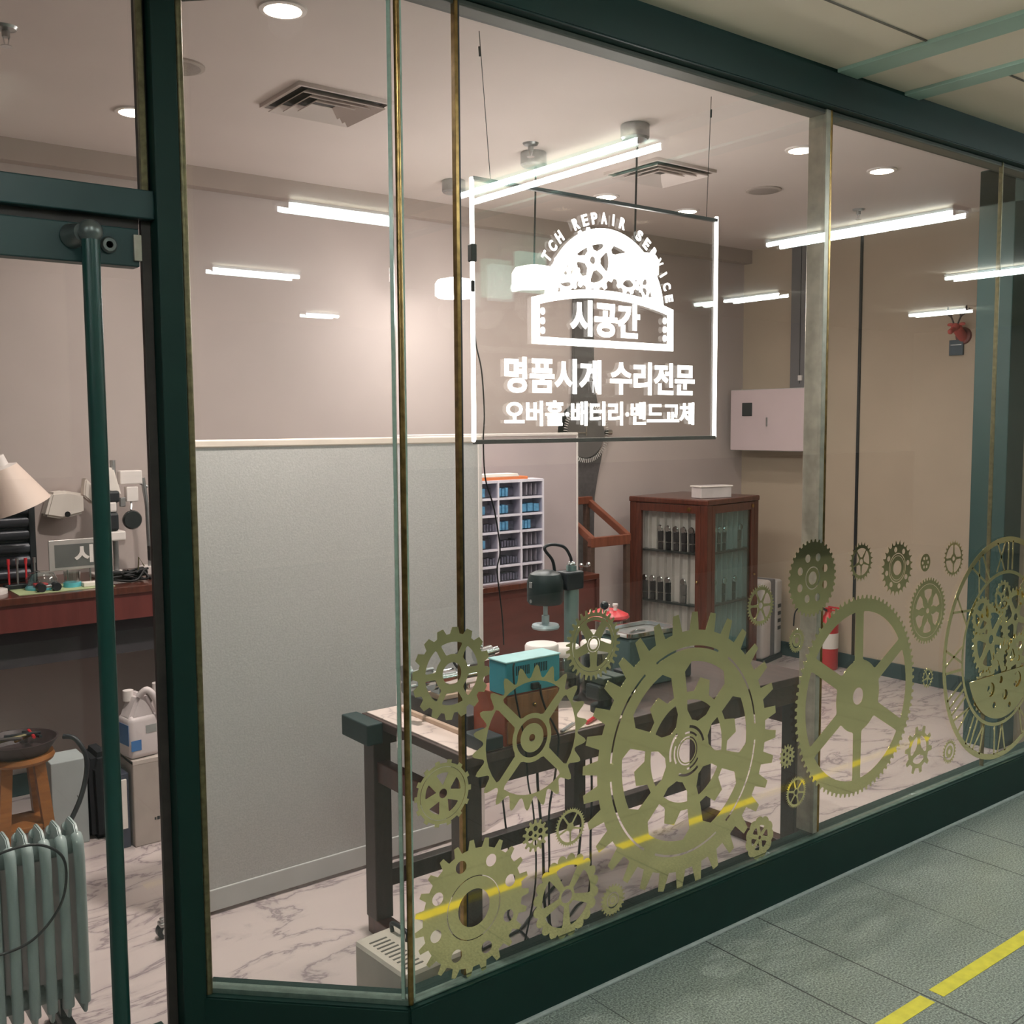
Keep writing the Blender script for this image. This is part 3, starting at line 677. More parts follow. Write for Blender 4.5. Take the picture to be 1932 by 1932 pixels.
# ================================================================== SCREENS
t = thing('partition_screen', 'tall grey fabric partition screen on casters behind the angled pane', 'partition screen', (1.02, 3.19, 0))
PX = 0.115
MB().box(PX+0.02, 1.28, -0.014, 0.014, 0.085, 1.53).build('fabric_panel', GREYF, t)
MB().box(PX, 1.298, -0.018, 0.018, 1.530, 1.556, 0.005).build('top_rail', mat('cream_rail', (226, 212, 200), 0.45, 0, 0.04, 12), t)
MB().box(1.280, 1.298, -0.018, 0.018, 0.0, 1.53, 0.003).build('side_frame', WHITE, t)
MB().box(PX, PX+0.02, -0.018, 0.018, 0.05, 1.53, 0.003).build('side_frame', WHITE, t)
MB().box(0.0, PX+0.02, -0.075, -0.055, 0.045, 0.065, 0.003).box(PX, PX+0.02, -0.06, 0.06, 0.045, 0.065, 0.003).build('outrigger_foot', STEEL, t)
MB().box(PX+0.02, 1.28, -0.020, 0.020, 0.012, 0.085, 0.003).build('base_rail', mat('pale_grey_rail', (196, 196, 194), 0.5, 0, 0.04, 12), t)
def caster(x, y):
    c = MB().cyl((x, y-0.012, 0.024), (x, y+0.012, 0.024), 0.024, n=18).build('caster', DARK, t, 40)
    MB().cyl((x, y-0.014, 0.024), (x, y+0.014, 0.024), 0.010, n=12).box(x-0.016, x+0.016, y-0.017, y+0.017, 0.040, 0.052, 0.003).build('caster_fork', STEEL, c, 40)
caster(0.012, -0.065); caster(PX+0.01, 0.06); caster(1.26, 0.10)
t = thing('white_screen', 'pale smooth screen panel standing behind the parts organizer', 'partition screen', (2.62, 4.30, 0))
MB().box(0.01, 1.16, -0.012, 0.012, 0.02, 1.535).build('panel', PINKB, t)
MB().box(0, 1.172, -0.016, 0.016, 1.535, 1.552, 0.004).box(1.160, 1.172, -0.016, 0.016, 0.0, 1.535, 0.003).box(0, 0.012, -0.016, 0.016, 0, 1.535, 0.003).build('edge_frame', WHITE, t)

# ================================================================== WORK TABLE BY THE GLASS
t = thing('work_table', 'dark wooden work table with marble-patterned top just behind the glass', 'table', (1.55, 2.20, 0))
MB().box(0, 1.51, 0, 0.57, 0.678, 0.706, 0.003).build('table_top', WOODD, t)
MB().box(0.012, 0.60, 0.012, 0.558, 0.706, 0.710, 0.001).build('marble_sheet', marble('marble_laminate', (222, 206, 198), (150, 134, 134), 7, (1, 1, 1), 0.3), t)
MB().box(0.05, 1.46, 0.02, 0.045, 0.605, 0.678, 0.002).build('apron', WOODD, t)
MB().box(0.05, 1.46, 0.525, 0.55, 0.605, 0.678, 0.002).build('apron', WOODD, t)
for x, y in ((0.0, 0.02), (0.0, 0.50), (1.49, 0.05), (1.49, 0.50)):
    MB().box(x, x+0.062, y, y+0.062, 0.055, 0.678, 0.003).build('leg', WOODD, t)
MB().box(0.82, 0.875, 0.50, 0.555, 0.19, 0.678, 0.003).build('leg', WOODD, t)
for x in (0.005, 1.495):
    MB().box(x, x+0.052, 0.02, 0.562, 0.0, 0.055, 0.003).build('foot_rail', WOODM, t)
    MB().box(x+0.006, x+0.046, 0.08, 0.50, 0.500, 0.565, 0.003).build('end_rail', WOODM, t)
MB().box(0.06, 1.49, 0.51, 0.55, 0.150, 0.205, 0.003).build('back_rail', WOODD, t)
MB().box(-0.055, 0.0, 0.44, 0.60, 0.640, 0.705, 0.004).build('corner_block', mat('dark_green_block', (40, 58, 58), 0.5, 0, 0.1, 20), t)

# watchmaker's lathe
t = thing('lathe', 'small chrome bench lathe on a black base at the table left end', 'lathe', (1.66, 2.375, 0.710))
MB().box(0.0, 0.105, -0.02, 0.32, 0.0, 0.058, 0.004).build('base_box', mat('black_base', (48, 46, 48), 0.5, 0, 0.2, 30), t)
MB().box(-0.014, 0.0, -0.02, 0.32, 0.0, 0.014, 0.002).build('base_strip', mat('pale_wood', (196, 170, 150), 0.6, 0, 0.1, 20), t)
MB().box(0.03, 0.22, 0.16, 0.235, 0.058, 0.074, 0.003).build('mounting_board', MATS['pale_wood'], t)
MB().cyl((-0.02, 0.20, 0.115), (0.235, 0.20, 0.115), 0.013, n=22).cyl((0.02, 0.20, 0.115), (0.10, 0.20, 0.115), 0.030, n=24).cyl((0.13, 0.20, 0.112), (0.20, 0.20, 0.112), 0.034, n=24).build('spindle', CHROME, t, 40)
MB().box(0.035, 0.075, 0.175, 0.225, 0.070, 0.11, 0.004).build('headstock', CHROME, t)
MB().box(0.145, 0.185, 0.175, 0.225, 0.070, 0.10, 0.004).build('tailstock', CHROME, t)
MB().cyl((-0.075, 0.20, 0.150), (-0.055, 0.20, 0.150), 0.026, n=22).cyl((-0.055, 0.20, 0.150), (0.03, 0.20, 0.150), 0.006, n=10).cyl((-0.075, 0.20, 0.108), (-0.06, 0.20, 0.108), 0.018, n=18).cyl((-0.06, 0.2, 0.108), (-0.02, 0.2, 0.108), 0.006, n=8).build('handwheel', STEEL, t, 40)
MB().tube([(0.12, 0.20, 0.14), (0.105, 0.20, 0.165), (0.12, 0.20, 0.185), (0.135, 0.20, 0.165), (0.12, 0.20, 0.14)], 0.004, 8).build('belt_ring', DARK, t, 50)
MB().cyl((0.19, 0.20, 0.165), (0.25, 0.20, 0.172), 0.022, n=22).cyl((0.25, 0.20, 0.172), (0.275, 0.2, 0.175), 0.012, n=14).sph((0.205, 0.20, 0.195), 0.012).build('motor', CHROME, t, 40)

# wooden drawer block with turquoise case on it
t = thing('drawer_block', 'brown wooden block with small drawers under the turquoise case', 'drawer box', (1.682, 2.200, 0.710))
MB().box(0, 0.195, 0.006, 0.155, 0, 0.1435, 0.002).build('carcass', mat('reddish_wood_side', (134, 66, 46), 0.45, 0, 0.2, 9), t)
for z0, z1 in ((0.006, 0.070), (0.074, 0.139)):
    d = MB().box(0.006, 0.189, 0.0, 0.007, z0, z1, 0.002).build('drawer_front', WOODC, t)
    MB().sph((0.0975, -0.004, (z0+z1)/2), 0.006, n=12).build('knob', BRASS, d, 50)
t = thing('turquoise_case', 'turquoise metal power supply case with two rows of vent slots', 'power supply', (1.682, 2.200, 0.8545))
MB().box(0, 0.194, 0, 0.078, 0, 0.090, 0.003).build('housing', TEALB, t)
MB().box(-0.002, 0.196, -0.003, 0.081, 0.090, 0.095, 0.002).build('lid', mat('pale_turquoise', (150, 194, 196), 0.4, 0, 0.05, 20), t)
mb = MB()
for g in (0.036, 0.100):
    for k in range(8): mb.box(g+k*0.0062, g+k*0.0062+0.0030, -0.0008, 0.0005, 0.052, 0.078)
mb.build('vent_slots', BLACK, t)
MB().box(0.085, 0.112, -0.012, 0.0, 0.006, 0.024, 0.003).build('plug_socket', BLACK, t)
MB().cyl((0.167, -0.002, 0.055), (0.167, 0.001, 0.055), 0.003, n=10).build('screw', CHROME, t)
cb = MB().tube([(1.790, 2.184, 0.873), (1.795, 2.184, 0.84), (1.815, 2.184, 0.79), (1.845, 2.185, 0.74), (1.858, 2.184, 0.70), (1.84, 2.18, 0.60), (1.82, 2.182, 0.50), (1.82, 2.182, 0.35), (1.82, 2.182, 0.20), (1.84, 2.180, 0.03), (1.90, 2.180, 0.005), (2.05, 2.182, 0.005)], 0.0032).build('mains_lead', BLACK, None, 50)
tag(cb, 'black cord hanging from the turquoise case down over the table front edge', 'cord')
cb = MB().tube([(1.705, 2.192, 0.945), (1.700, 2.190, 0.93), (1.705, 2.190, 0.87), (1.722, 2.193, 0.80), (1.735, 2.190, 0.74), (1.74, 2.186, 0.69), (1.75, 2.19, 0.60), (1.77, 2.19, 0.50), (1.775, 2.19, 0.30), (1.73, 2.19, 0.12), (1.70, 2.185, 0.006), (1.62, 2.182, 0.006)], 0.0026).build('mains_lead', BLACK, None, 50)
tag(cb, 'thin black cord running down the left front of the drawer block', 'cord')
o = MB().box(1.603, 1.675, 2.203, 2.30, 0.710, 0.747, 0.004).build('tool_box', mat('dark_slate_box', (44, 54, 58), 0.5, 0, 0.1, 20)); tag(o, 'small flat dark slate box on the table front left corner', 'box')

# jars
def jar(x, y, r, hgt, label, tinted=0):
    t = thing('glass_jar', label, 'jar', (x, y, 0.7101), 0, 'glass jars with white lids on the table')
    MB().lathe([(0, 0), (r*0.92, 0), (r, 0.008), (r, hgt*0.72), (r*0.84, hgt*0.80), (r*0.84, hgt*0.82), (r*0.80, hgt*0.82), (r*0.80, hgt*0.80), (r*0.95, hgt*0.70), (r*0.95, 0.012), (0, 0.008)]).build('glass_body', JARG, t, 40)
    MB().lathe([(0, hgt*0.815), (r*0.98, hgt*0.815), (r, hgt*0.84), (r, hgt*0.97), (r*0.93, hgt), (0, hgt)]).build('lid', WHITE, t, 40)
    MB().lathe([(0, 0.013), (r*0.93, 0.013), (r*0.93, hgt*0.42), (0, hgt*0.44)]).build('contents', mat('jar_contents', (92, 82, 72), 0.5, 0.2, 0.3, 90), t, 40)
jar(2.040, 2.480, 0.054, 0.196, 'glass jar whose white lid rises just behind the turquoise case')
jar(2.152, 2.500, 0.050, 0.172, 'glass jar with white lid between the turquoise case and the fine-toothed gear')
jar(2.275, 2.480, 0.054, 0.172, 'glass jar with white lid seen through the holes of the fine-toothed gear')

# drill press
t = thing('drill_press', 'bench drill press with black head, grey column and looping hose', 'drill press', (2.322, 2.66, 0.7062))
MB().box(-0.17, 0.03, -0.05, 0.06, 0.0, 0.022, 0.006).build('base_plate', STEEL, t)
MB().cyl((0, 0, 0.02), (0, 0, 0.335), 0.026, n=24).build('column', mat('grey_green_column', (122, 144, 142), 0.35, 0.3, 0.06, 20), t, 40)
MB().cyl((0, 0, 0.335), (0, 0, 0.405), 0.018, n=20).build('column_cap', mat('grey_green_column', (122, 144, 142)), t, 40)
MB().sph((0, 0, 0.410), 0.016, (1, 1, 0.7), 16).build('cap_nut', CHROME, t, 50)
MB().box(-0.048, 0.030, -0.034, 0.034, 0.325, 0.388, 0.006).build('clamp', DARK, t)
MB().lathe([(0, 0.286), (0.056, 0.286), (0.062, 0.295), (0.062, 0.362), (0.052, 0.388), (0.03, 0.398), (0, 0.398)], (-0.118, 0, 0)).build('motor_head', mat('black_green_head', (28, 40, 40), 0.4, 0, 0.1, 20), t, 40)
MB().box(-0.182, -0.176, -0.008, 0.008, 0.345, 0.365, 0.001).cyl((-0.182, 0, 0.30), (-0.176, 0, 0.30), 0.006, n=10).build('side_plate', STEEL, t)
MB().cyl((-0.117, 0, 0.285), (-0.117, 0, 0.245), 0.008, n=14).cyl((-0.117, 0, 0.245), (-0.117, 0, 0.214), 0.013, n=16).build('spindle', mat('pale_grey_metal', (170, 186, 190), 0.35, 0.4, 0.05, 20), t, 40)
MB().lathe([(0, 0.200), (0.045, 0.200), (0.048, 0.206), (0.045, 0.214), (0.014, 0.218), (0, 0.218)], (-0.117, 0, 0)).build('pad_disc', MATS['pale_grey_metal'], t, 40)
MB().tube([(-0.075, 0, 0.385), (-0.085, 0, 0.430), (-0.118, 0, 0.468), (-0.112, 0, 0.482), (-0.075, 0, 0.484), (-0.030, 0, 0.470), (-0.004, 0, 0.435), (0, 0, 0.412)], 0.0055).build('hose', DARK, t, 50)

# red-lidded jar, lever, vise, small things
t = thing('red_lidded_jar', 'jar with a wide red lid carrying two white knobs, behind the steel tray', 'jar', (2.528, 2.695, 0.7062))
MB().lathe([(0, 0), (0.045, 0), (0.05, 0.01), (0.048, 0.19), (0, 0.19)]).build('glass_body', JARG, t, 40)
MB().lathe([(0, 0.190), (0.072, 0.190), (0.078, 0.197), (0.074, 0.206), (0.04, 0.222), (0, 0.226)]).build('lid', RED, t, 40)
for x, y in ((-0.022, -0.02), (0.008, -0.03)):
    MB().cyl((x, y, 0.215), (x, y, 0.240), 0.007, n=12).cyl((x, y, 0.238), (x, y, 0.246), 0.010, n=14).build('knob', WHITE, t, 40)
MB().lathe([(0, 0.02), (0.044, 0.02), (0.044, 0.12), (0, 0.12)]).build('contents', MATS['jar_contents'], t, 40)
t = thing('ball_lever', 'upright lever with a black ball tip in front of the red-lidded jar', 'lever', (2.455, 2.635, 0.7062))
MB().cyl((0, 0, 0), (0, 0, 0.02), 0.022, n=18).build('foot', STEEL, t, 40)
MB().cyl((0, 0, 0.02), (0, 0, 0.245), 0.0055, n=10).build('rod', STEEL, t, 40)
MB().sph((0, 0, 0.254), 0.0155, n=18).build('ball', mat('glossy_black', (20, 24, 30), 0.1, 0, 0.05, 20), t, 60)
t = thing('navy_box', 'navy blue box behind the fine-toothed gear', 'box', (2.372, 2.595, 0.7062))
MB().box(0, 0.055, 0, 0.07, 0, 0.155, 0.004).build('carton', mat('navy_card', (40, 48, 84), 0.6, 0, 0.08, 20), t)
MB().box(-0.002, 0.057, -0.002, 0.072, 0.155, 0.168, 0.003).build('box_lid', WHITE, t)
t = thing('ultrasonic_tank', 'grey-green metal tank with a steel tray on top behind the largest gear', 'tank', (2.375, 2.425, 0.7062))
MB().box(0.008, 0.238, 0.008, 0.148, 0, 0.172, 0.008).build('housing', TANKC, t)
o_ = [(0.02, 0), (0.225, 0), (0.245, 0.02), (0.245, 0.14), (0.225, 0.158), (0.02, 0.158), (0, 0.14), (0, 0.02)]
c_ = (0.1225, 0.079)
def ins(f): return [(c_[0]+(x-c_[0])*f, c_[1]+(y-c_[1])*f) for x, y in o_]
MB().mesh(flat([o_, ins(0.90)], 0.012), Matrix.Translation((0, 0, 0.185))).build('tray_rim', CHROME, t)
MB().mesh(flat([ins(0.90)], 0.003), Matrix.Translation((0, 0, 0.176))).build('tray_floor', STEEL, t)
MB().tube([(0.06, 0.06, 0.181), (0.10, 0.075, 0.183), (0.14, 0.07, 0.181)], 0.004).build('spoon', CHROME, t, 50)
t = thing('bench_vise', 'dark green bench vise between the hooked gear and the largest gear', 'vise', (2.085, 2.300, 0.7062))
MB().cyl((0.06, 0, 0), (0.06, 0, 0.022), 0.045, n=22).cyl((0.06, 0, 0.02), (0.06, 0, 0.05), 0.022, n=18).build('base', mat('vise_green', (38, 46, 46), 0.5, 0.2, 0.1, 20), t, 40)
MB().box(0.005, 0.125, -0.032, 0.032, 0.046, 0.095, 0.008).build('body', MATS['vise_green'], t)
MB().box(0.02, 0.055, -0.04, 0.04, 0.095, 0.118, 0.004).box(0.065, 0.11, -0.04, 0.04, 0.095, 0.118, 0.004).build('jaws', mat('vise_jaw', (50, 64, 56), 0.5, 0.3, 0.1, 20), t)
t = thing('tool_rack', 'small black rack with grey ribs beside the vise', 'tool rack', (2.255, 2.33, 0.7062))
mb = MB()
MB().box(0, 0.055, 0, 0.05, 0, 0.105, 0.003).build('block', DARK, t)
for k in range(5): mb.box(-0.001, 0.045, -0.004, 0.0, 0.02+k*0.017, 0.027+k*0.017, 0.001)
mb.build('ribs', STEEL, t)
t = thing('charger_box', 'small black charger with a red indicator light seen through the largest gear', 'charger', (2.640, 2.44, 0.7062))
MB().box(0, 0.055, 0, 0.07, 0, 0.075, 0.006).build('case', DARK, t)
MB().sph((0.05, -0.001, 0.058), 0.0035, n=10).build('indicator', emit('red_led', (1, 0.05, 0.03), 6), t)
o = MB().cyl((2.000, 2.222, 0.7165), (2.085, 2.262, 0.7165), 0.0062, n=12).build('red_pen', RED, None, 40); tag(o, 'red-handled tool lying on the table edge under the vise', 'tool')
o = MB().poly([(1.893, 2.205, 0.7105), (1.975, 2.246, 0.7105), (1.971, 2.256, 0.7105), (1.889, 2.215, 0.7105)], (0, 0, 0.006), None, 0.001).build('tweezers', STEEL); tag(o, 'grey tweezers lying on the marble sheet right of the drawer block', 'tweezers')

# ================================================================== WHITE TRANSFORMER AND CORDS ON THE FLOOR
t = thing('transformer_box', 'off-white metal transformer box with vent slots on the floor at the glass corner', 'transformer', (1.436, 2.207, 0), math.radians(3))
WB = mat('off_white_metal', (196, 190, 178), 0.45, 0, 0.05, 15)
MB().box(-0.105, 0.105, -0.020, 0.225, 0.012, 0.185, 0.014).build('housing', WB, t)
mb = MB()
for k in range(10): mb.box(-0.086, -0.030, 0.00+k*0.019, 0.006+k*0.019, 0.1845, 0.1862)
for k in range(9): mb.box(-0.1062, -0.1045, 0.02+k*0.014, 0.026+k*0.014, 0.03, 0.085)
mb.build('vent_slots', mat('slot_shadow_grey', (92, 90, 84), 0.7), t)
MB().tube([(0.0, 0.19, 0.185), (0.0, 0.19, 0.21), (0.0, 0.12, 0.21), (0.0, 0.12, 0.185)], 0.006).build('carry_handle', DARK, t, 50)
for x in (-0.085, 0.085):
    for y in (0.0, 0.20): MB().cyl((x, y, 0), (x, y, 0.014), 0.012, n=10).build('foot', BLACK, t)
def cord(name, pts, r, label): tag(MB().tube(pts, r).build(name, BLACK, None, 50), label, 'cord')
cord('floor_lead', [(2.10, 2.77, 0.30), (2.09, 2.72, 0.12), (2.08, 2.66, 0.006), (1.96, 2.56, 0.005), (1.90, 2.36, 0.005), (1.78, 2.22, 0.005), (1.62, 2.195, 0.005)], 0.0035, 'black cord curving across the floor behind the five-spoked gear')
cord('floor_lead', [(2.45, 2.75, 0.25), (2.40, 2.72, 0.006), (2.20, 2.62, 0.005), (2.00, 2.50, 0.006), (1.92, 2.46, 0.005), (1.70, 2.42, 0.005), (1.60, 2.36, 0.005)], 0.0048, 'thick black cord lying from the back rail towards the transformer box')
cord('dangling_lead', [(2.30, 2.55, 0.60), (2.29, 2.52, 0.40), (2.285, 2.52, 0.20), (2.26, 2.50, 0.02), (2.16, 2.46, 0.006), (2.02, 2.36, 0.006), (1.95, 2.22, 0.006)], 0.004, 'black cord hanging under the table left of the largest gear')
cord('dangling_lead', [(1.98, 2.45, 0.675), (1.985, 2.44, 0.55), (1.99, 2.44, 0.45), (2.0, 2.43, 0.28), (1.995, 2.42, 0.18), (1.985, 2.40, 0.08), (1.99, 2.36, 0.006), (1.93, 2.24, 0.006)], 0.0045, 'black cord hanging straight down under the table behind the tiny six-hole gear')
cord('floor_lead', [(1.355, 2.33, 0.02), (1.30, 2.30, 0.006), (1.22, 2.36, 0.005), (1.14, 2.40, 0.005), (1.05, 2.46, 0.02)], 0.0035, 'black cord looping on the floor along the angled kerb, left of the transformer box')

# ================================================================== BENCH, PARTS ORGANIZER
t = thing('bench_desk', 'red-brown wooden bench under the white parts organizer', 'desk', (2.72, 4.02, 0))
MB().box(0, 0.99, 0.0, 0.25, 0.772, 0.800, 0.003).build('desk_top', WOODR, t)
MB().box(0.02, 0.97, 0.015, 0.040, 0.06, 0.772, 0.002).build('front_panel', mat('dark_red_veneer', (92, 50, 44), 0.4, 0, 0.16, 4, 0, 0.2, (1, 1, 6)), t)
for x in (0.0, 0.97): MB().box(x, x+0.02, 0.0, 0.25, 0.0, 0.772, 0.002).build('side_panel', WOODM, t)
t = thing('parts_organizer', 'white grid of small clear parts drawers on the red-brown bench', 'drawer organizer', (3.375, 4.085, 0.8005))
OW, OH, NC, NR = 0.580, 0.512, 4, 6
cw, chh = OW/NC, OH/NR
mb = MB()
for c in range(NC+1): mb.box(-OW+c*cw-0.005, -OW+c*cw+0.005, 0, 0.09, 0, OH+0.006, 0.001)
for r in range(NR+1): mb.box(-OW, 0, 0.002, 0.09, max(0, r*chh-0.0055), r*chh+0.0055+(0.003 if r == NR else 0))
mb.box(-OW, 0, 0.086, 0.092, 0, OH)
mb.build('grid_body', mat('lilac_white_plastic', (224, 218, 228), 0.5, 0, 0.03, 12), t)
BLUEC = mat('blue_packets', (128, 196, 228), 0.5, 0, 0.2, 60); GREYC = mat('grey_parts', (140, 136, 148), 0.5, 0.2, 0.3, 40); LITEC = mat('pale_dividers', (196, 186, 190), 0.6, 0, 0.1, 40)
blue = {(1, 5), (1, 4), (2, 4), (3, 4), (2, 3), (3, 3), (1, 2), (2, 5)}
for c in range(NC):
    for r in range(NR):
        x0, x1 = -OW+c*cw+0.007, -OW+(c+1)*cw-0.007; z0, z1 = r*chh+0.008, (r+1)*chh-0.008
        d = MB().box(x0, x1, 0.006, 0.009, z0, z1).box(x0, x1, 0.009, 0.084, z0, z0+0.002).build('drawer', CLEARP, t)
        MB().box((x0+x1)/2-0.012, (x0+x1)/2+0.012, 0.001, 0.006, z0+0.002, z0+0.007, 0.001).build('pull_tab', CLEARP, d)
        k = MB()
        if (c, r) in blue:
            wd = 0.5 if (c, r) != (3, 4) else 0.95
            n = 3
            for i in range(n): k.box(x0+0.004+i*(x1-x0)*wd/n, x0+(i+0.88)*(x1-x0)*wd/n, 0.014, 0.05, z0+0.003, z0+0.042+0.004*((i+r) % 2), 0.001)
            k.build('blue_packets', BLUEC, d)
            MB().box(x0+0.002, x1-0.002, 0.055, 0.08, z0+0.003, z0+0.045).build('contents', GREYC, d)
        elif c == 3:
            for i in range(4): k.box(x0+0.012+i*0.030, x0+0.017+i*0.030, 0.02, 0.08, z0+0.003, z1-0.008)
            k.build('dividers', LITEC, d)
        else:
            for i in range(7): k.box(x0+0.004+i*0.018, x0+0.015+i*0.018, 0.018, 0.08, z0+0.003, z0+0.030+0.010*random.random())
            k.build('contents', GREYC, d)
o = MB().box(0, 0.30, 0, 0.10, 0, 0.016, 0.002).build('orange_book', mat('orange_cover', (206, 120, 74), 0.5, 0, 0.08, 20)); o.location = (2.985, 4.10, 1.3196); tag(o, 'orange-brown book lying on top of the parts organizer', 'book')
o = MB().box(0, 0.24, 0, 0.095, 0, 0.007, 0.001).box(0.004, 0.236, 0.004, 0.097, 0.007, 0.015, 0.001).build('paper_stack', PAPER); o.location = (2.99, 4.103, 1.336); tag(o, 'stack of white papers on the orange-brown book', 'papers')
t = thing('chrome_fitting', 'small chrome fitting with two balls at the bench right end', 'fitting', (3.66, 4.10, 0.8005))
MB().cyl((-0.01, 0, 0), (-0.01, 0, 0.035), 0.006, n=10).cyl((-0.015, 0, 0.033), (0.045, 0, 0.033), 0.005, n=10).build('bar', CHROME, t, 40)
for x in (-0.01, 0.042): MB().sph((x, 0, 0.042), 0.013, n=14).build('ball', CHROME, t, 60)

# ================================================================== WRISTWATCH WALL CLOCK
t = thing('watch_wall_clock', 'giant wristwatch-shaped wall clock with dark strap hanging on the back wall', 'wall clock', (4.245, 4.77, 1.545))
STR = mat('grey_leather', (84, 80, 80), 0.6, 0, 0.15, 40, 0.1)
def strap(pts): return MB().poly([(x, -0.03, z) for x, z in pts], (0, 0.024, 0), None, 0.004)
strap([(-0.095, 0.14), (-0.085, 0.30), (-0.080, 0.86), (0.080, 0.86), (0.085, 0.30), (0.125, 0.14)]).build('upper_strap', STR, t)
strap([(-0.125, -0.13), (-0.11, -0.28), (-0.090, -0.40), (-0.085, -0.62), (-0.09, -0.90), (-0.06, -0.97), (0.06, -0.97), (0.09, -0.90), (0.085, -0.62), (0.090, -0.40), (0.115, -0.28), (0.155, -0.13)]).build('lower_strap', STR, t)
MB().lathe([(0, 0.0), (0.190, 0.0), (0.195, -0.02), (0.182, -0.05), (0.155, -0.05), (0.155, -0.04), (0, -0.04)], n=40, mtx=Matrix.Rotation(-PI/2, 4, 'X') @ Matrix.Scale(-1, 4, (0, 0, 1)) if False else Matrix.Rotation(-PI/2, 4, 'X') @ Matrix.Rotation(PI, 4, 'X')).build('case', mat('gunmetal', (106, 102, 98), 0.3, 0.8, 0.1, 20), t, 40)
mb = MB()
for k in range(72):
    a = 2*PI*k/72
    mb.cyl((0.160*math.cos(a), -0.052, 0.160*math.sin(a)), (0.184*math.cos(a), -0.049, 0.184*math.sin(a)), 0.0035, n=6)
mb.build('fluted_bezel', mat('silver_bezel', (228, 224, 220), 0.35, 0.5, 0.05, 30), t, 40)
MB().lathe([(0, 0), (0.154, 0), (0.154, 0.003), (0, 0.003)], n=40, mtx=Matrix.Translation((0, -0.041, 0)) @ UP).build('dial', mat('grey_dial', (96, 92, 90), 0.5, 0.1, 0.1, 8), t)
MB().box(-0.005, 0.005, -0.049, -0.046, -0.02, 0.09).box(-0.09, 0.0, -0.049, -0.046, -0.004, 0.004).build('hands', CHROME, t)
MB().cyl((0.19, -0.025, 0), (0.225, -0.025, 0), 0.02, n=18).build('crown', CHROME, t, 40)

# ================================================================== SLOPED WOODEN STAND
t = thing('display_stand', 'open wooden stand with a sloped frame top between the wall clock and the watch cabinet', 'stand', (3.80, 4.20, 0))
SWD = mat('walnut_red_wood', (116, 66, 48), 0.4, 0, 0.22, 9, 0, 0, (7, 1, 1))
MB().box(0, 0.32, 0.325, 0.365, 1.125, 1.168, 0.003).build('top_bar', SWD, t)
MB().box(0, 0.30, -0.015, 0.018, 0.915, 0.970, 0.003).build('bottom_bar', SWD, t)
for x in (0.010, 0.288): MB().poly([(x, 0.0, 0.930), (x, 0.0, 0.972), (x, 0.36, 1.168), (x, 0.36, 1.125)], (0.032, 0, 0), None, 0.002).build('side_rail', SWD, t)
for x in (0.0, 0.272): MB().box(x, x+0.030, -0.012, 0.018, 0.0, 0.925, 0.003).build('leg', mat('dark_umber_wood', (84, 64, 54), 0.5, 0, 0.2, 8, 0, 0, (1, 1, 6)), t)
for x in (0.0, 0.272): MB().box(x, x+0.030, 0.33, 0.36, 0.0, 1.13, 0.003).build('leg', MATS['dark_umber_wood'], t)
MB().box(0.03, 0.272, -0.008, 0.014, 0.30, 0.335, 0.002).build('stretcher', MATS['dark_umber_wood'], t)

# ================================================================== WATCH CABINET
CA = math.radians(8)
CABL = (4.575, 4.03, 0)
t = thing('watch_cabinet', 'mahogany display cabinet with glass doors on two sides, full of hanging watches', 'cabinet', CABL, CA)
W_, D_, H_ = 0.57, 0.57, 1.15
MB().box(-0.006, W_+0.006, -0.006, D_+0.006, H_-0.034, H_, 0.008).build('top', WOODR, t)
MB().box(0, W_, 0, D_, 0.0, 0.10, 0.004).build('plinth', WOODR, t)
for x, y in ((0, 0), (W_-0.05, 0), (0, D_-0.05), (W_-0.05, D_-0.05)):
    MB().box(x, x+0.05, y, y+0.05, 0.10, H_-0.034, 0.003).build('corner_post', WOODR, t)
MB().box(0.05, W_-0.05, D_-0.02, D_, 0.10, H_-0.034).box(W_-0.02, W_, 0.05, D_-0.05, 0.10, H_-0.034).build('back_panels', WOODM, t)
RACK = mat('rack_white', (206, 200, 196), 0.5, 0, 0.04, 20); SHELF = mat('shelf_dark', (60, 66, 66), 0.35, 0.3, 0.08, 20)
rows = (0.189, 0.504, 0.820)
# faces: 0 = left in the photo (local -X), 1 = right (local -Y)
def fm(face): return Matrix(((0, 1, 0, 0), (-1, 0, 0, D_), (0, 0, 1, 0), (0, 0, 0, 1))) if face == 0 else Matrix.Identity(4)
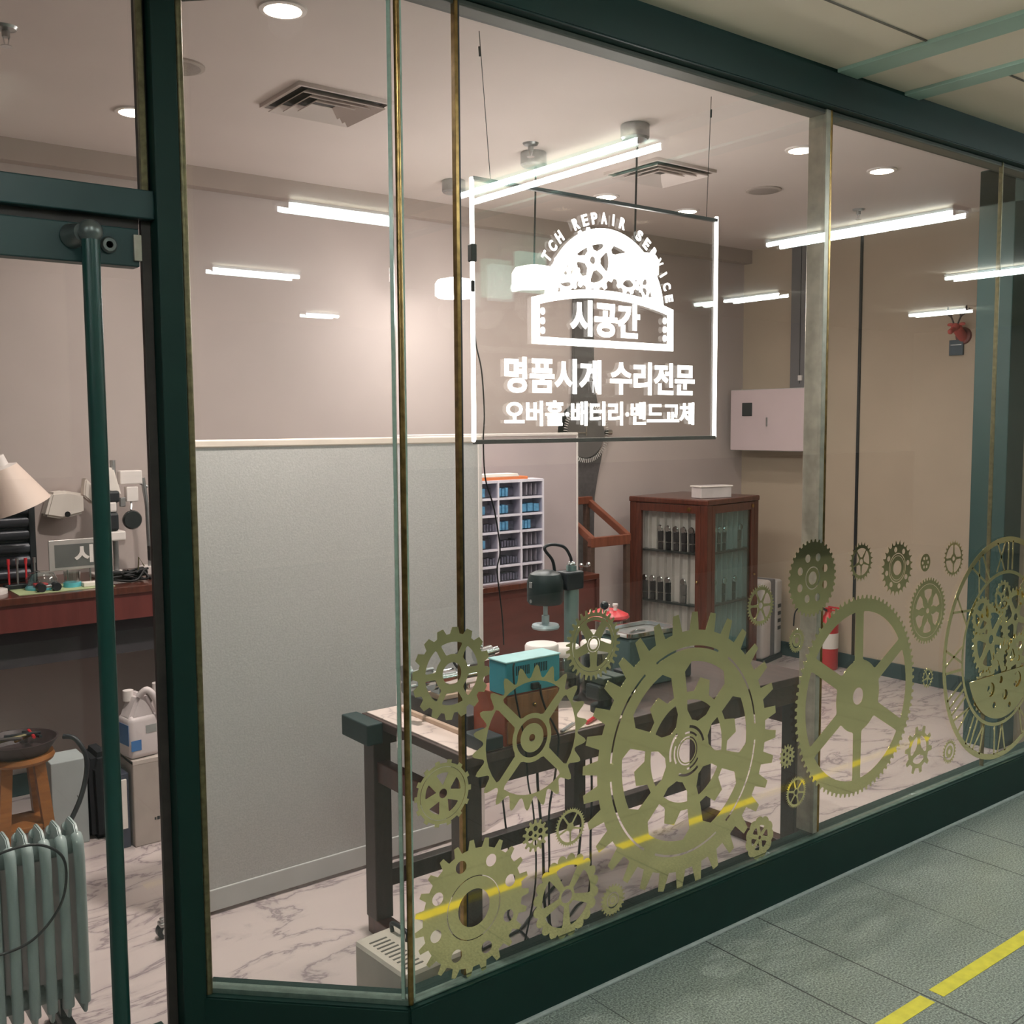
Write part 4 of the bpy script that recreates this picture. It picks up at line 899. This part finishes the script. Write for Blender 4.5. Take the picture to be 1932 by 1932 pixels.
# face coordinates: u along the face (left to right in the photo), v depth inwards, z up
def fb(mb, face, u0, u1, v0, v1, z0, z1, bev=0): return mb.box(u0, u1, v0, v1, z0, z1, bev, fm(face))
for face in (0, 1):
    mb = MB(); fb(mb, face, 0.05, 0.52, 0.075, 0.085, 0.10, H_-0.034)
    for k in range(9): fb(mb, face, 0.055+k*0.0575-0.002, 0.055+k*0.0575+0.002, 0.045, 0.075, 0.10, H_-0.036)
    mb.build('holder_rack', RACK, t)
    mb = MB()
    for z in rows: fb(mb, face, 0.05, 0.52, 0.026, 0.075, z-0.006, z+0.006, 0.002)
    mb.build('shelves', SHELF, t)
    d = fb(fb(fb(fb(MB(), face, 0.050, 0.085, 0.0, 0.022, 0.103, H_-0.037, 0.002), face, 0.485, 0.52, 0.0, 0.022, 0.103, H_-0.037, 0.002), face, 0.085, 0.485, 0.0, 0.022, H_-0.085, H_-0.037, 0.002), face, 0.085, 0.485, 0.0, 0.022, 0.103, 0.150, 0.002).build('door', WOODR, t)
    g = fb(MB(), face, 0.083, 0.487, 0.008, 0.012, 0.148, H_-0.083).build('door_glass', GLASS if face == 0 else glassmat('tinted_cabinet_glass', (0.74, 0.88, 0.88), 0.0, 1.2), d)
    MB().box(0, 0.012, 0, 0.003, 0, 0.0, 0) if False else None
    u = 0.440 if face == 0 else 0.500
    mb = MB(); mb.lathe([(0, 0), (0.013, 0), (0.013, 0.003), (0, 0.004)], n=18, mtx=fm(face) @ Matrix.Translation((u, -0.0005, H_-0.062)) @ UP)
    mb.build('lock', BRASS, d, 40)
    mb = MB(); mb.sph((0.507 if face == 0 else 0.508, -0.012, 0.66), 0.008, n=14, mtx=fm(face)); mb.build('knob', BRASS, d, 60)
    for zz in (0.98, 0.55): pass
cabM = Matrix.Translation(CABL) @ Matrix.Rotation(CA, 4, 'Z')
WSTR = [mat('watch_strap_black', (34, 34, 38), 0.5, 0, 0.15, 60), mat('watch_strap_green', (34, 66, 62), 0.5, 0, 0.15, 60)]
def watch(face, col, row, label, k=0, steel=False):
    M4 = cabM @ fm(face) @ Matrix.Translation((0.0838+col*0.0575, 0.058, rows[row]+0.006))
    t = thing('wristwatch', label, 'wristwatch', M4.translation, CA-(PI/2 if face == 0 else 0), 'watches hanging in the cabinet')
    m = STEEL if steel else WSTR[k]
    MB().box(-0.018, 0.018, -0.012, 0.012, 0.052, 0.115, 0.003).build('upper_strap', m, t)
    MB().box(-0.016, 0.016, -0.012, 0.012, 0.002, 0.044, 0.003).build('lower_strap', m, t)
    MB().lathe([(0, 0), (0.019, 0), (0.021, 0.004), (0.017, 0.009), (0, 0.009)], n=20, mtx=Matrix.Translation((0, -0.013, 0.132)) @ UP).build('case', CHROME, t, 40)
ords = ['leftmost', 'second from left', 'third from left', 'fourth from left', 'fifth from left']
for i, c in enumerate((2, 3, 4, 5, 6)): watch(0, c, 2, 'dark-strapped watch on the top shelf of the cabinet left side, %s' % ords[i])
for i, c in enumerate((0, 1, 2, 3, 5)): watch(0, c, 1, 'watch on the middle shelf of the cabinet left side, %s' % ords[i], 0, i in (0, 4))
for i, c in enumerate((0, 1, 2)): watch(0, c, 0, 'watch on the lowest visible shelf of the cabinet left side, %s' % ords[i], 1 if i == 0 else 0)
for i, c in enumerate((1, 2, 3, 6)): watch(1, c, 2, 'watch on the top shelf behind the greenish cabinet right door, %s' % ords[i], 1, i == 3)
for i, c in enumerate((1, 3, 5)): watch(1, c, 1, 'watch on the middle shelf behind the greenish cabinet right door, %s' % ords[i], 1, i == 0)
t = thing('clear_plastic_box', 'clear wrapped plastic box standing on the watch cabinet top', 'box', (4.63, 4.13, 1.1505), math.radians(-12))
MB().box(0, 0.225, 0, 0.10, 0, 0.075, 0.004).build('wrapping', mat('white_film', (214, 206, 204), 0.25, 0, 0.12, 9, 0.2), t)
MB().box(-0.006, 0.231, -0.006, 0.106, 0.066, 0.074, 0.002).build('box_lid', PAPER, t)

# ================================================================== RIGHT WALL
t = thing('distribution_box', 'pale pink metal electrical distribution box on the wall right of the sign', 'electrical box', (5.77, 4.09, 1.41))
PK = mat('pale_pink_metal', (206, 188, 190), 0.45, 0, 0.03, 6)
MB().box(-0.195, 0, 0, 0.62, 0, 0.415, 0.004).build('cabinet_body', mat('pale_grey_metal_box', (176, 176, 172), 0.45, 0, 0.03, 6), t)
d = MB().box(-0.20, -0.195, 0.004, 0.616, 0.004, 0.411, 0.002).build('door', PK, t)
MB().box(-0.204, -0.200, 0.43, 0.515, 0.235, 0.325, 0.003).build('meter_window', DARK, d)
MB().box(-0.206, -0.200, 0.300, 0.312, 0.165, 0.225, 0.002).build('latch', STEEL, d)
for z in (0.03, 0.38): MB().cyl((-0.199, 0.0, z-0.012), (-0.199, 0.0, z+0.012), 0.004, n=8).build('hinge', STEEL, d)
t = thing('cable_duct', 'dark grey vertical cable duct running from the ceiling down to the distribution box', 'cable duct', (5.77, 4.16, 1.825))
MB().box(-0.07, 0, 0, 0.155, 0, 0.96, 0.003).build('cover', mat('duct_grey', (112, 110, 112), 0.5, 0, 0.05, 8), t)
MB().box(-0.072, -0.07, 0.075, 0.079, 0.03, 0.95).build('seam', DARK, t)
MB().box(-0.085, -0.07, 0.05, 0.08, 0.05, 0.085, 0.002).build('clip', WHITE, t)
t = thing('air_purifier', 'white upright air purifier with a grey side standing in the back corner', 'air purifier', (5.40, 4.27, 0), math.radians(14))
MB().box(0, 0.140, 0, 0.22, 0.03, 0.555, 0.025, None, 4).build('front_shell', WHITE, t, 40)
MB().box(0.137, 0.215, 0.01, 0.21, 0.03, 0.55, 0.006).build('grey_band', mat('grey_band', (120, 118, 122), 0.5, 0, 0.05, 10), t)
MB().box(0.212, 0.31, 0, 0.22, 0.03, 0.54, 0.02, None, 4).build('rear_shell', mat('pale_grey_shell', (196, 192, 188), 0.5, 0, 0.04, 10), t, 40)
mb = MB()
for k in range(4): mb.box(0.235, 0.285, -0.001, 0.002, 0.20+k*0.05, 0.225+k*0.05)
mb.build('rear_vents', DARK, t)
MB().box(-0.005, 0.315, -0.005, 0.225, 0.0, 0.03, 0.004).build('base', DARK, t)
t = thing('fire_extinguisher', 'red fire extinguisher with a white label standing by the right wall', 'fire extinguisher', (5.66, 3.95, 0))
MB().lathe([(0, 0), (0.062, 0), (0.066, 0.01), (0.066, 0.29), (0.055, 0.33), (0.025, 0.355), (0.02, 0.375), (0, 0.375)]).build('cylinder', mat('red_enamel', (190, 36, 40), 0.3, 0, 0.06, 10), t, 40)
MB().lathe([(0.0662, 0.14), (0.0668, 0.14), (0.0668, 0.24), (0.0662, 0.24)]).build('label_band', PAPER, t, 40)
MB().box(-0.012, 0.012, -0.02, 0.02, 0.372, 0.40, 0.003).box(-0.008, 0.008, -0.09, 0.0, 0.402, 0.412, 0.002).box(-0.008, 0.008, -0.08, 0.0, 0.385, 0.392, 0.002).build('valve_lever', RED, t)
MB().tube([(-0.02, 0, 0.385), (-0.06, 0.01, 0.40), (-0.085, 0.02, 0.36), (-0.08, 0.02, 0.25), (-0.074, 0.01, 0.16)], 0.008).build('hose', BLACK, t, 50)
t = thing('white_bracket', 'small white bracket with a looped cord on the wall left of the mullion base', 'bracket', (5.77, 4.12, 0.26))
MB().box(-0.05, 0, 0, 0.05, 0, 0.06, 0.004).build('plate', WHITE, t)
MB().tube([(-0.03, 0.03, 0.05), (-0.05, 0.08, 0.10), (-0.04, 0.14, 0.06), (-0.03, 0.16, -0.04)], 0.005).build('cord_loop', DARK, t, 50)
t = thing('wall_plaque', 'small dark square plaque on the right wall below the deer head', 'plaque', (5.77, 3.145, 1.985))
MB().box(-0.015, 0, 0, 0.085, 0, 0.088, 0.002).build('plate', mat('dark_blue_plate', (50, 70, 84), 0.4, 0, 0.06, 14), t)
MB().box(-0.017, -0.015, 0.01, 0.075, 0.058, 0.062).build('stripe', STEEL, t)
t = thing('deer_head_trophy', 'small red deer head wall trophy with dark antlers beside the green end post', 'wall trophy', (5.77, 3.150, 2.095))
DR = mat('red_deer', (196, 92, 86), 0.6, 0, 0.15, 30)
MB().lathe([(0, 0), (0.05, 0), (0.045, 0.012), (0, 0.014)], n=20, mtx=Matrix.Rotation(-PI/2, 4, 'Y')).build('shield', mat('trophy_board', (120, 60, 56), 0.5, 0, 0.1, 20), t, 40)
MB().tube([(0, 0, -0.01), (-0.05, 0, 0.02), (-0.08, 0, 0.045)], 0.028, 14).sph((-0.095, 0, 0.045), 0.026, (1.1, 0.9, 0.9), 16).tube([(-0.10, 0, 0.042), (-0.145, 0, 0.018)], 0.015, 12, 1).sph((-0.147, 0, 0.017), 0.0155, n=12).build('head', DR, t, 60)
for s in (-1, 1):
    MB().sph((-0.085, s*0.036, 0.062), 0.016, (0.5, 1.2, 0.6), 12).build('ear', DR, t, 60)
    MB().tube([(-0.09, s*0.012, 0.065), (-0.09, s*0.03, 0.105), (-0.085, s*0.055, 0.125), (-0.08, s*0.055, 0.165)], 0.005).tube([(-0.09, s*0.03, 0.105), (-0.105, s*0.018, 0.14)], 0.004).tube([(-0.085, s*0.05, 0.122), (-0.09, s*0.08, 0.145)], 0.004).build('antler', mat('dark_antler', (60, 46, 48), 0.5, 0, 0.1, 30), t, 60)

# ================================================================== CORRIDOR
for x0, x1 in ((1.10, 2.580), (2.625, 4.80)):
    o = MB().box(x0, x1, 1.431, 1.476, 0.0002, 0.0012).build('floor_tape', YELLOW)
    tag(o, 'yellow floor tape strip, the %s of the two' % ('shorter piece nearer the door' if x0 < 2 else 'longer piece running past the end post'), 'floor tape', 'yellow floor tape strips')
t = thing('hanging_direction_sign', 'green lit hanging sign box mirrored in the acrylic sign', 'sign', (4.19, -1.0, 2.74))
MB().box(-0.11, 0.11, -0.03, 0.03, -0.30, -0.05, 0.005).build('sign_box', emit('green_sign_glow', (0.35, 0.85, 0.65), 2.2), t)
MB().cyl((-0.07, 0, -0.05), (-0.07, 0, 0), 0.006, n=8).cyl((0.07, 0, -0.05), (0.07, 0, 0), 0.006, n=8).build('hanger', STEEL, t)
t = thing('hanging_notice_sign', 'pale lit hanging sign box mirrored left of the green one', 'sign', (3.95, -1.0, 2.74))
MB().box(-0.085, 0.085, -0.03, 0.03, -0.37, -0.15, 0.005).build('sign_box', emit('pale_sign_glow', (0.55, 0.80, 0.78), 1.1), t)
MB().cyl((0, 0, -0.15), (0, 0, 0), 0.006, n=8).build('hanger', STEEL, t)

# ================================================================== BEHIND THE DOOR: WORKBENCH AND ITS THINGS
t = thing('workbench', 'red-brown workbench along the back wall seen through the glass door', 'desk', (-0.30, 4.20, 0))
MB().box(0, 1.95, 0, 0.55, 0.925, 0.955, 0.003).build('bench_top', WOODR, t)
MB().box(0.02, 1.93, 0.012, 0.036, 0.820, 0.925, 0.002).build('apron', mat('dark_red_veneer_apron', (104, 50, 46), 0.4, 0, 0.16, 4, 0, 0.2, (6, 1, 1)), t)
MB().box(0.02, 1.93, 0.10, 0.12, 0.665, 0.925).build('inner_panel', mat('dark_inner_board', (62, 58, 62), 0.7, 0, 0.1, 8), t)
for x in (0.0, 1.93): MB().box(x, x+0.02, 0, 0.55, 0, 0.925, 0.002).build('side_panel', WOODM, t)
ZB = 0.9552
t = thing('desk_lamp', 'white desk lamp with a tilted cone shade at the left frame edge', 'desk lamp', (0.80, 4.37, ZB))
MB().lathe([(0, 0), (0.08, 0), (0.08, 0.015), (0.02, 0.022), (0, 0.022)]).build('base', WHITE, t, 40)
MB().tube([(0, 0, 0.02), (-0.06, 0.02, 0.30), (0.03, 0.03, 0.55), (0.06, 0.06, 0.53)], 0.008).build('arm', WHITE, t, 50)
ml = Matrix.Translation((0.125, 0.06, 0.405)) @ Matrix.Rotation(math.radians(-22), 4, 'Y')
MB().lathe([(0.118, -0.085), (0.058, 0.085), (0.052, 0.085), (0.112, -0.085), (0.118, -0.085)], n=36, mtx=ml).build('shade', mat('cream_shade', (226, 206, 194), 0.5, 0, 0.03, 10), t, 40)
MB().lathe([(0, 0.085), (0.058, 0.085), (0.030, 0.095), (0.028, 0.135), (0, 0.135)], n=28, mtx=ml).build('shade_cap', WHITE, t, 40)
t = thing('roll_front_case', 'dark ribbed roll-front case under the tilted lamp shade', 'case', (0.62, 4.60, ZB))
RIB = mat('ribbed_dark', (66, 68, 76), 0.35, 0.2, 0.15, 12)
MB().box(0.0, 0.42, 0.02, 0.14, 0, 0.40, 0.003).build('case_body', DARK, t)
mb = MB()
for k in range(7): mb.cyl((0.008, 0.02, 0.035+k*0.054), (0.40, 0.02, 0.035+k*0.054), 0.024, n=14)
mb.build('roll_front', RIB, t, 40)
MB().box(0.40, 0.425, -0.004, 0.14, 0, 0.41, 0.003).build('side_rail', DARK, t)
t = thing('name_plate', 'shiny silver sign plate with a Korean letter on the workbench', 'sign plate', (1.050, 4.42, ZB+0.06), 0)
MB().box(0, 0.195, 0, 0.008, 0.0, 0.125, 0.002).build('plate', mat('silver_plate', (200, 196, 192), 0.3, 0.5, 0.05, 10), t)
MB().box(0.022, 0.185, -0.001, 0.001, 0.012, 0.105).build('dark_field', mat('grey_field', (112, 114, 112), 0.35, 0.3, 0.15, 8), t)
me, mx = fit_text('시', 0.075, 0.075, 0.04, 0.002, 0.135, 0.062, -0.002)
MB().mesh(me, mx).build('lettering', WHITE, t)
for x in (0.07, 0.16): MB().cyl((x, 0.004, 0), (x, 0.004, -0.06), 0.003, n=8).build('stand_pin', STEEL, t)
o = MB().box(0, 0.36, 0, 0.20, 0, 0.002).build('cutting_mat', mat('green_mat', (168, 182, 138), 0.7, 0, 0.05, 14)); o.location = (0.895, 4.245, ZB); tag(o, 'pale green cutting mat on the workbench front edge', 'cutting mat')
t = thing('glass_dome', 'clear glass dome over small parts on the green mat', 'dome', (1.005, 4.36, ZB+0.0021))
MB().lathe([(0.058, 0.004), (0.058, 0.04), (0.045, 0.062), (0.02, 0.072), (0.0, 0.073)]).build('dome', JARG, t, 40)
MB().lathe([(0, 0), (0.062, 0), (0.062, 0.008), (0, 0.008)]).build('base_ring', mat('aqua_plastic', (98, 186, 200), 0.3, 0, 0.05, 15), t, 40)
MB().box(-0.03, 0.02, -0.02, 0.02, 0.009, 0.022, 0.003).build('red_parts', RED, t)
t = thing('loupe_goggles', 'pair of dark watchmaker goggles lying on the green mat', 'goggles', (1.01, 4.275, ZB+0.0021))
for x in (-0.028, 0.028): MB().cyl((x, -0.018, 0.016), (x, 0.012, 0.016), 0.016, 0.019, 18).build('eyepiece', DARK, t, 40)
MB().box(-0.012, 0.012, -0.006, 0.006, 0.014, 0.024, 0.002).build('bridge', STEEL, t)
t = thing('small_cup', 'small clear cup with a turquoise bottom right of the glass dome', 'cup', (1.115, 4.34, ZB+0.0021))
MB().lathe([(0.030, 0.018), (0.032, 0.062), (0.030, 0.062), (0.028, 0.018)]).build('wall', JARG, t, 40)
MB().lathe([(0, 0), (0.034, 0), (0.034, 0.018), (0, 0.02)]).build('bottom', mat('aqua_plastic', (98, 186, 200)), t, 40)
o = MB().box(0, 0.07, 0, 0.04, 0, 0.018, 0.003).build('eraser_block', PAPER); o.location = (1.145, 4.285, ZB+0.0021); tag(o, 'small off-white block on the mat right of the turquoise cup', 'block')
t = thing('screwdriver_stand', 'row of small upright screwdrivers in front of the ribbed case', 'tool stand', (0.93, 4.43, ZB))
MB().box(-0.05, 0.09, -0.02, 0.02, 0, 0.02, 0.003).build('base', DARK, t)
for k in range(4): MB().cyl((-0.03+k*0.032, 0, 0.018), (-0.03+k*0.032, 0, 0.115), 0.004, n=10).cyl((-0.03+k*0.032, 0, 0.1), (-0.03+k*0.032, 0, 0.122), 0.006, n=10).build('screwdriver', STEEL if k % 2 else RED, t, 40)
t = thing('wall_tool', 'white hair-dryer shaped tool hanging on the wall left of the pull bar', 'tool', (1.17, 4.66, 1.28))
MB().poly([(-0.07, 0, -0.06), (0.0, 0, -0.075), (0.09, 0, -0.055), (0.09, 0, 0.03), (0.02, 0, 0.045), (-0.04, 0, 0.04)], (0, 0.09, 0), None, 0.01).build('body', PAPER, t)
MB().cyl((0.02, -0.002, -0.055), (0.02, 0.01, -0.055), 0.012, n=14).build('button', BLACK, t)
MB().poly([(0.10, 0.0, 0.10), (0.17, 0, 0.02), (0.13, 0, -0.02), (0.09, 0, 0.02)], (0, 0.06, 0), None, 0.006).build('handle', PAPER, t)
MB().box(-0.02, 0.02, 0.085, 0.11, -0.02, 0.02, 0.003).build('wall_hook', STEEL, t)
t = thing('microscope', 'white stereo microscope with a dark head just right of the pull bar', 'microscope', (1.33, 4.50, ZB))
MB().box(-0.08, 0.06, -0.06, 0.10, 0, 0.02, 0.005).build('base', WHITE, t)
MB().cyl((0.03, 0.07, 0.02), (0.03, 0.07, 0.50), 0.012, n=14).build('column', STEEL, t, 40)
MB().poly([(-0.05, -0.05, 0.38), (0.03, -0.05, 0.35), (0.0, -0.05, 0.47), (-0.04, -0.05, 0.48)], (0, 0.12, 0), None, 0.008).build('arm', PAPER, t)
MB().box(-0.07, 0.015, -0.07, 0.04, 0.325, 0.375, 0.01).box(-0.065, 0.005, -0.08, 0.03, 0.205, 0.285, 0.012).build('head', DARK, t)
MB().box(-0.06, 0.0, -0.07, 0.02, 0.285, 0.33, 0.008).box(-0.055, 0.03, -0.08, 0.02, 0.165, 0.205, 0.006).build('collar', WHITE, t)
t = thing('magnifier_arm', 'white jointed magnifier arm with a round dark lens left of the green post', 'magnifier', (1.50, 4.55, ZB))
MB().cyl((0, 0, 0), (0, 0, 0.03), 0.05, n=22).build('base', WHITE, t, 40)
MB().tube([(0, 0, 0.03), (-0.005, 0, 0.30), (-0.02, 0, 0.42)], 0.010, 10, 1).tube([(-0.11, -0.01, 0.44), (0.0, 0, 0.38)], 0.006, 10, 1).build('arm', STEEL, t, 50)
MB().box(-0.125, -0.03, -0.03, 0.02, 0.395, 0.455, 0.005).box(-0.10, -0.05, -0.03, 0.01, 0.32, 0.385, 0.004).build('arm_head', WHITE, t)
MB().lathe([(0, 0), (0.040, 0), (0.042, 0.01), (0.036, 0.022), (0, 0.022)], n=28, mtx=Matrix.Translation((-0.088, -0.045, 0.243)) @ UP).build('lens', mat('lens_dark', (44, 50, 50), 0.15, 0, 0.1, 10), t, 40)
MB().cyl((-0.088, -0.04, 0.285), (-0.075, -0.01, 0.33), 0.005, n=8).box(-0.128, -0.105, -0.03, -0.01, 0.30, 0.34, 0.003).build('lens_holder', STEEL, t)
t = thing('black_stand', 'black tool stand with a notched top at the workbench right end', 'stand', (1.455, 4.36, ZB))
MB().box(-0.03, 0.05, -0.03, 0.03, 0, 0.012, 0.003).cyl((0.01, 0, 0.01), (0.01, 0, 0.11), 0.016, n=14).build('post', BLACK, t, 40)
MB().box(-0.022, 0.052, -0.025, 0.025, 0.075, 0.125, 0.008).box(-0.022, 0.0, -0.02, 0.02, 0.12, 0.14, 0.004).box(0.035, 0.052, -0.02, 0.02, 0.12, 0.14, 0.004).build('notched_top', BLACK, t)
t = thing('tangled_cords', 'tangled heap of dark cables and tools on the workbench right of the pull bar', 'cables', (1.33, 4.33, ZB))
random.seed(3)
for q in range(5):
    pts = [(random.uniform(-0.09, 0.09), random.uniform(-0.05, 0.05), random.uniform(0.006, 0.05)) for _ in range(7)]
    MB().tube(pts, 0.005).build('cable', BLACK, t, 50)
MB().tube([(0.045, 0, 0.03), (0.05, 0, 0.10), (0.072, 0.0, 0.06)], 0.003, 6, 1).build('plier_handle', OLIVE, t)

# floor things behind the door
t = thing('oil_radiator', 'grey-green finned oil radiator standing just inside the glass door', 'radiator', (0.715, 2.75, 0))
for k in range(7):
    x = -0.036-k*0.0400
    pr_ = [(-0.065, 0.09), (-0.075, 0.12), (-0.075, 0.50), (-0.062, 0.555), (-0.030, 0.585), (0.030, 0.585), (0.062, 0.555), (0.075, 0.50), (0.075, 0.12), (0.065, 0.09)]
    mb = MB().poly([(x-0.0045, y, z) for y, z in pr_], (0.009, 0, 0), None, 0.003)
    mb.tube([(x, -0.062, 0.12), (x, -0.062, 0.50), (x, -0.040, 0.556)], 0.0135, 12, 4).tube([(x, 0.062, 0.12), (x, 0.062, 0.50), (x, 0.040, 0.556)], 0.0135, 12, 4)
    mb.build('fin', RADM, t, 50)
MB().cyl((-0.30, 0, 0.52), (-0.02, 0, 0.52), 0.024, n=16).cyl((-0.30, 0, 0.14), (-0.02, 0, 0.14), 0.024, n=16).build('oil_tube', RADM, t, 40)
MB().box(-0.26, -0.23, -0.11, 0.11, 0.045, 0.07, 0.003).box(-0.09, -0.06, -0.11, 0.11, 0.045, 0.07, 0.003).box(-0.255, -0.235, -0.01, 0.01, 0.07, 0.13).box(-0.085, -0.065, -0.01, 0.01, 0.07, 0.13).build('foot_bracket', DARK, t)
for x in (-0.245, -0.075):
    for y in (-0.10, 0.10): MB().cyl((x-0.012, y, 0.024), (x+0.012, y, 0.024), 0.024, n=16).build('wheel', BLACK, t, 40)
o = MB().tube([(0.40, 2.665, 0.545), (0.50, 2.66, 0.575), (0.575, 2.655, 0.575), (0.628, 2.655, 0.535), (0.638, 2.655, 0.475), (0.62, 2.655, 0.405), (0.565, 2.655, 0.345), (0.50, 2.655, 0.325), (0.40, 2.655, 0.33)], 0.0035).build('radiator_cord', BLACK, None, 50); tag(o, 'thin black cord looped round the front of the radiator fins', 'cord')
t = thing('stool', 'orange wooden stool carrying a dark tray of tools behind the radiator', 'stool', (0.80, 3.92, 0))
MB().lathe([(0, 0.415), (0.115, 0.415), (0.12, 0.425), (0.115, 0.44), (0, 0.44)]).build('seat', WOODO, t, 40)
for a in range(4):
    q = PI/4+a*PI/2; MB().tube([(0.075*math.cos(q), 0.075*math.sin(q), 0.415), (0.125*math.cos(q), 0.125*math.sin(q), 0.0)], 0.026, 4, 1).build('leg', WOODO, t)
MB().box(-0.085, 0.085, -0.085, 0.085, 0.17, 0.19, 0.003).build('stretcher', WOODO, t)
t = thing('tool_tray', 'dark round tray heaped with tools and wires on the orange stool', 'tray', (0.80, 3.92, 0.4405))
MB().lathe([(0, 0), (0.10, 0), (0.135, 0.05), (0.128, 0.05), (0.095, 0.006), (0, 0.006)]).build('dish', mat('dark_brown_dish', (62, 50, 50), 0.5, 0, 0.15, 20), t, 40)
random.seed(5)
for q in range(6):
    a = random.uniform(0, 6.28); b_ = random.uniform(-0.06, 0.06)
    MB().cyl((b_-0.06*math.cos(a), b_*0.5-0.06*math.sin(a), 0.045+0.003*q), (b_+0.06*math.cos(a), b_*0.5+0.06*math.sin(a), 0.05+0.003*q), 0.006, n=8).build('tool', (BRASS, DARK, RED, OLIVE, DARK, STEEL)[q], t, 40)
o = MB().tube([(0.936, 3.852, 0.489), (0.972, 3.825, 0.478), (1.00, 3.80, 0.40), (0.97, 3.78, 0.28), (0.90, 3.76, 0.17), (0.84, 3.75, 0.13), (0.76, 3.74, 0.12)], 0.009).build('tray_cable', DARK, None, 50); tag(o, 'thick dark cable drooping from the tray in front of the orange stool legs', 'cord')
t = thing('pale_carton', 'pale grey carton with a small mark behind the stool right leg', 'box', (0.935, 4.05, 0))
MB().box(0, 0.13, 0, 0.14, 0, 0.335, 0.004).build('carton', mat('pale_carton', (176, 184, 184), 0.75, 0, 0.05, 10), t)
me, mx = fit_text('W', 0.018, 0.018, 0.02, 0.001, 0.098, 0.185, -0.001)
MB().mesh(me, mx).build('printed_mark', DARK, t)
o = MB().poly([(0, 0, 0), (0.098, 0, 0), (0.098, 0, 0.30), (0.08, 0, 0.345), (0.01, 0, 0.34), (-0.006, 0, 0.28)], (0, 0.16, 0), None, 0.02).build('dark_bag', mat('dark_bag_cloth', (40, 42, 46), 0.8, 0, 0.15, 20)); o.location = (1.078, 4.04, 0); tag(o, 'dark cloth bag on the floor between two cartons behind the pull bar', 'bag')
t = thing('storage_carton', 'beige carton on the floor carrying the white plastic jug', 'box', (1.185, 3.88, 0))
MB().box(0, 0.24, 0, 0.22, 0, 0.335, 0.004).build('carton', CARD, t)
mb = MB(); mb.box(0.085, 0.15, -0.0008, 0, 0.090, 0.103).box(0.075, 0.082, -0.0008, 0, 0.091, 0.101).box(0.118, 0.15, -0.0008, 0, 0.15, 0.16); mb.build('printed_mark', DARK, t)
MB().box(0.0, 0.24, -0.001, 0.221, 0.320, 0.336, 0.001).build('lid_flap', mat('carton_lid', (192, 180, 172), 0.8, 0, 0.04, 12), t)
o = MB().box(0, 0.035, 0, 0.12, 0, 0.29, 0.003).build('narrow_box', mat('navy_grey_box', (62, 66, 82), 0.6, 0, 0.08, 14)); o.location = (1.140, 3.90, 0); tag(o, 'narrow dark blue-grey box beside the beige carton', 'box')
o = MB().box(0, 0.020, 0, 0.01, 0, 0.19, 0.001).build('white_label_strip', PAPER); o.location = (1.143, 3.888, 0.08); tag(o, 'white paper strip standing against the narrow dark box', 'paper strip')
def jug(x, y, z, rz, label):
    t = thing('plastic_jug', label, 'jug', (x, y, z), rz, 'white plastic jugs')
    MB().box(-0.062, 0.062, -0.055, 0.055, 0, 0.165, 0.022, None, 4).poly([(-0.060, -0.045, 0.15), (0.060, -0.045, 0.15), (0.018, -0.045, 0.245), (-0.018, -0.045, 0.245)], (0, 0.09, 0), None, 0.012).build('body', mat('milky_plastic', (214, 204, 204), 0.4, 0, 0.03, 12), t, 40)
    MB().tube([(-0.012, -0.035, 0.238), (0.012, -0.055, 0.262), (0.040, -0.062, 0.225), (0.058, -0.058, 0.155)], 0.013).build('handle', mat('milky_plastic', (214, 204, 204)), t, 50)
    MB().cyl((-0.028, 0.02, 0.215), (-0.028, 0.02, 0.255), 0.020, n=20).build('cap', WHITE, t, 40)
    MB().box(-0.0635, -0.062, -0.045, 0.045, 0.055, 0.135).box(-0.058, -0.018, -0.0565, -0.0548, 0.035, 0.075).build('blue_label', mat('blue_label', (60, 112, 170), 0.5, 0, 0.08, 30), t)
    MB().box(0.002, 0.045, -0.0565, -0.0548, 0.095, 0.125).build('grey_print', mat('grey_print', (150, 152, 150), 0.6), t)
jug(1.235, 3.95, 0.3362, math.radians(8), 'white plastic jug with blue label on the beige carton, in front of the other jug')
jug(1.365, 4.00, 0.3362, math.radians(15), 'second white plastic jug half hidden behind the green post')
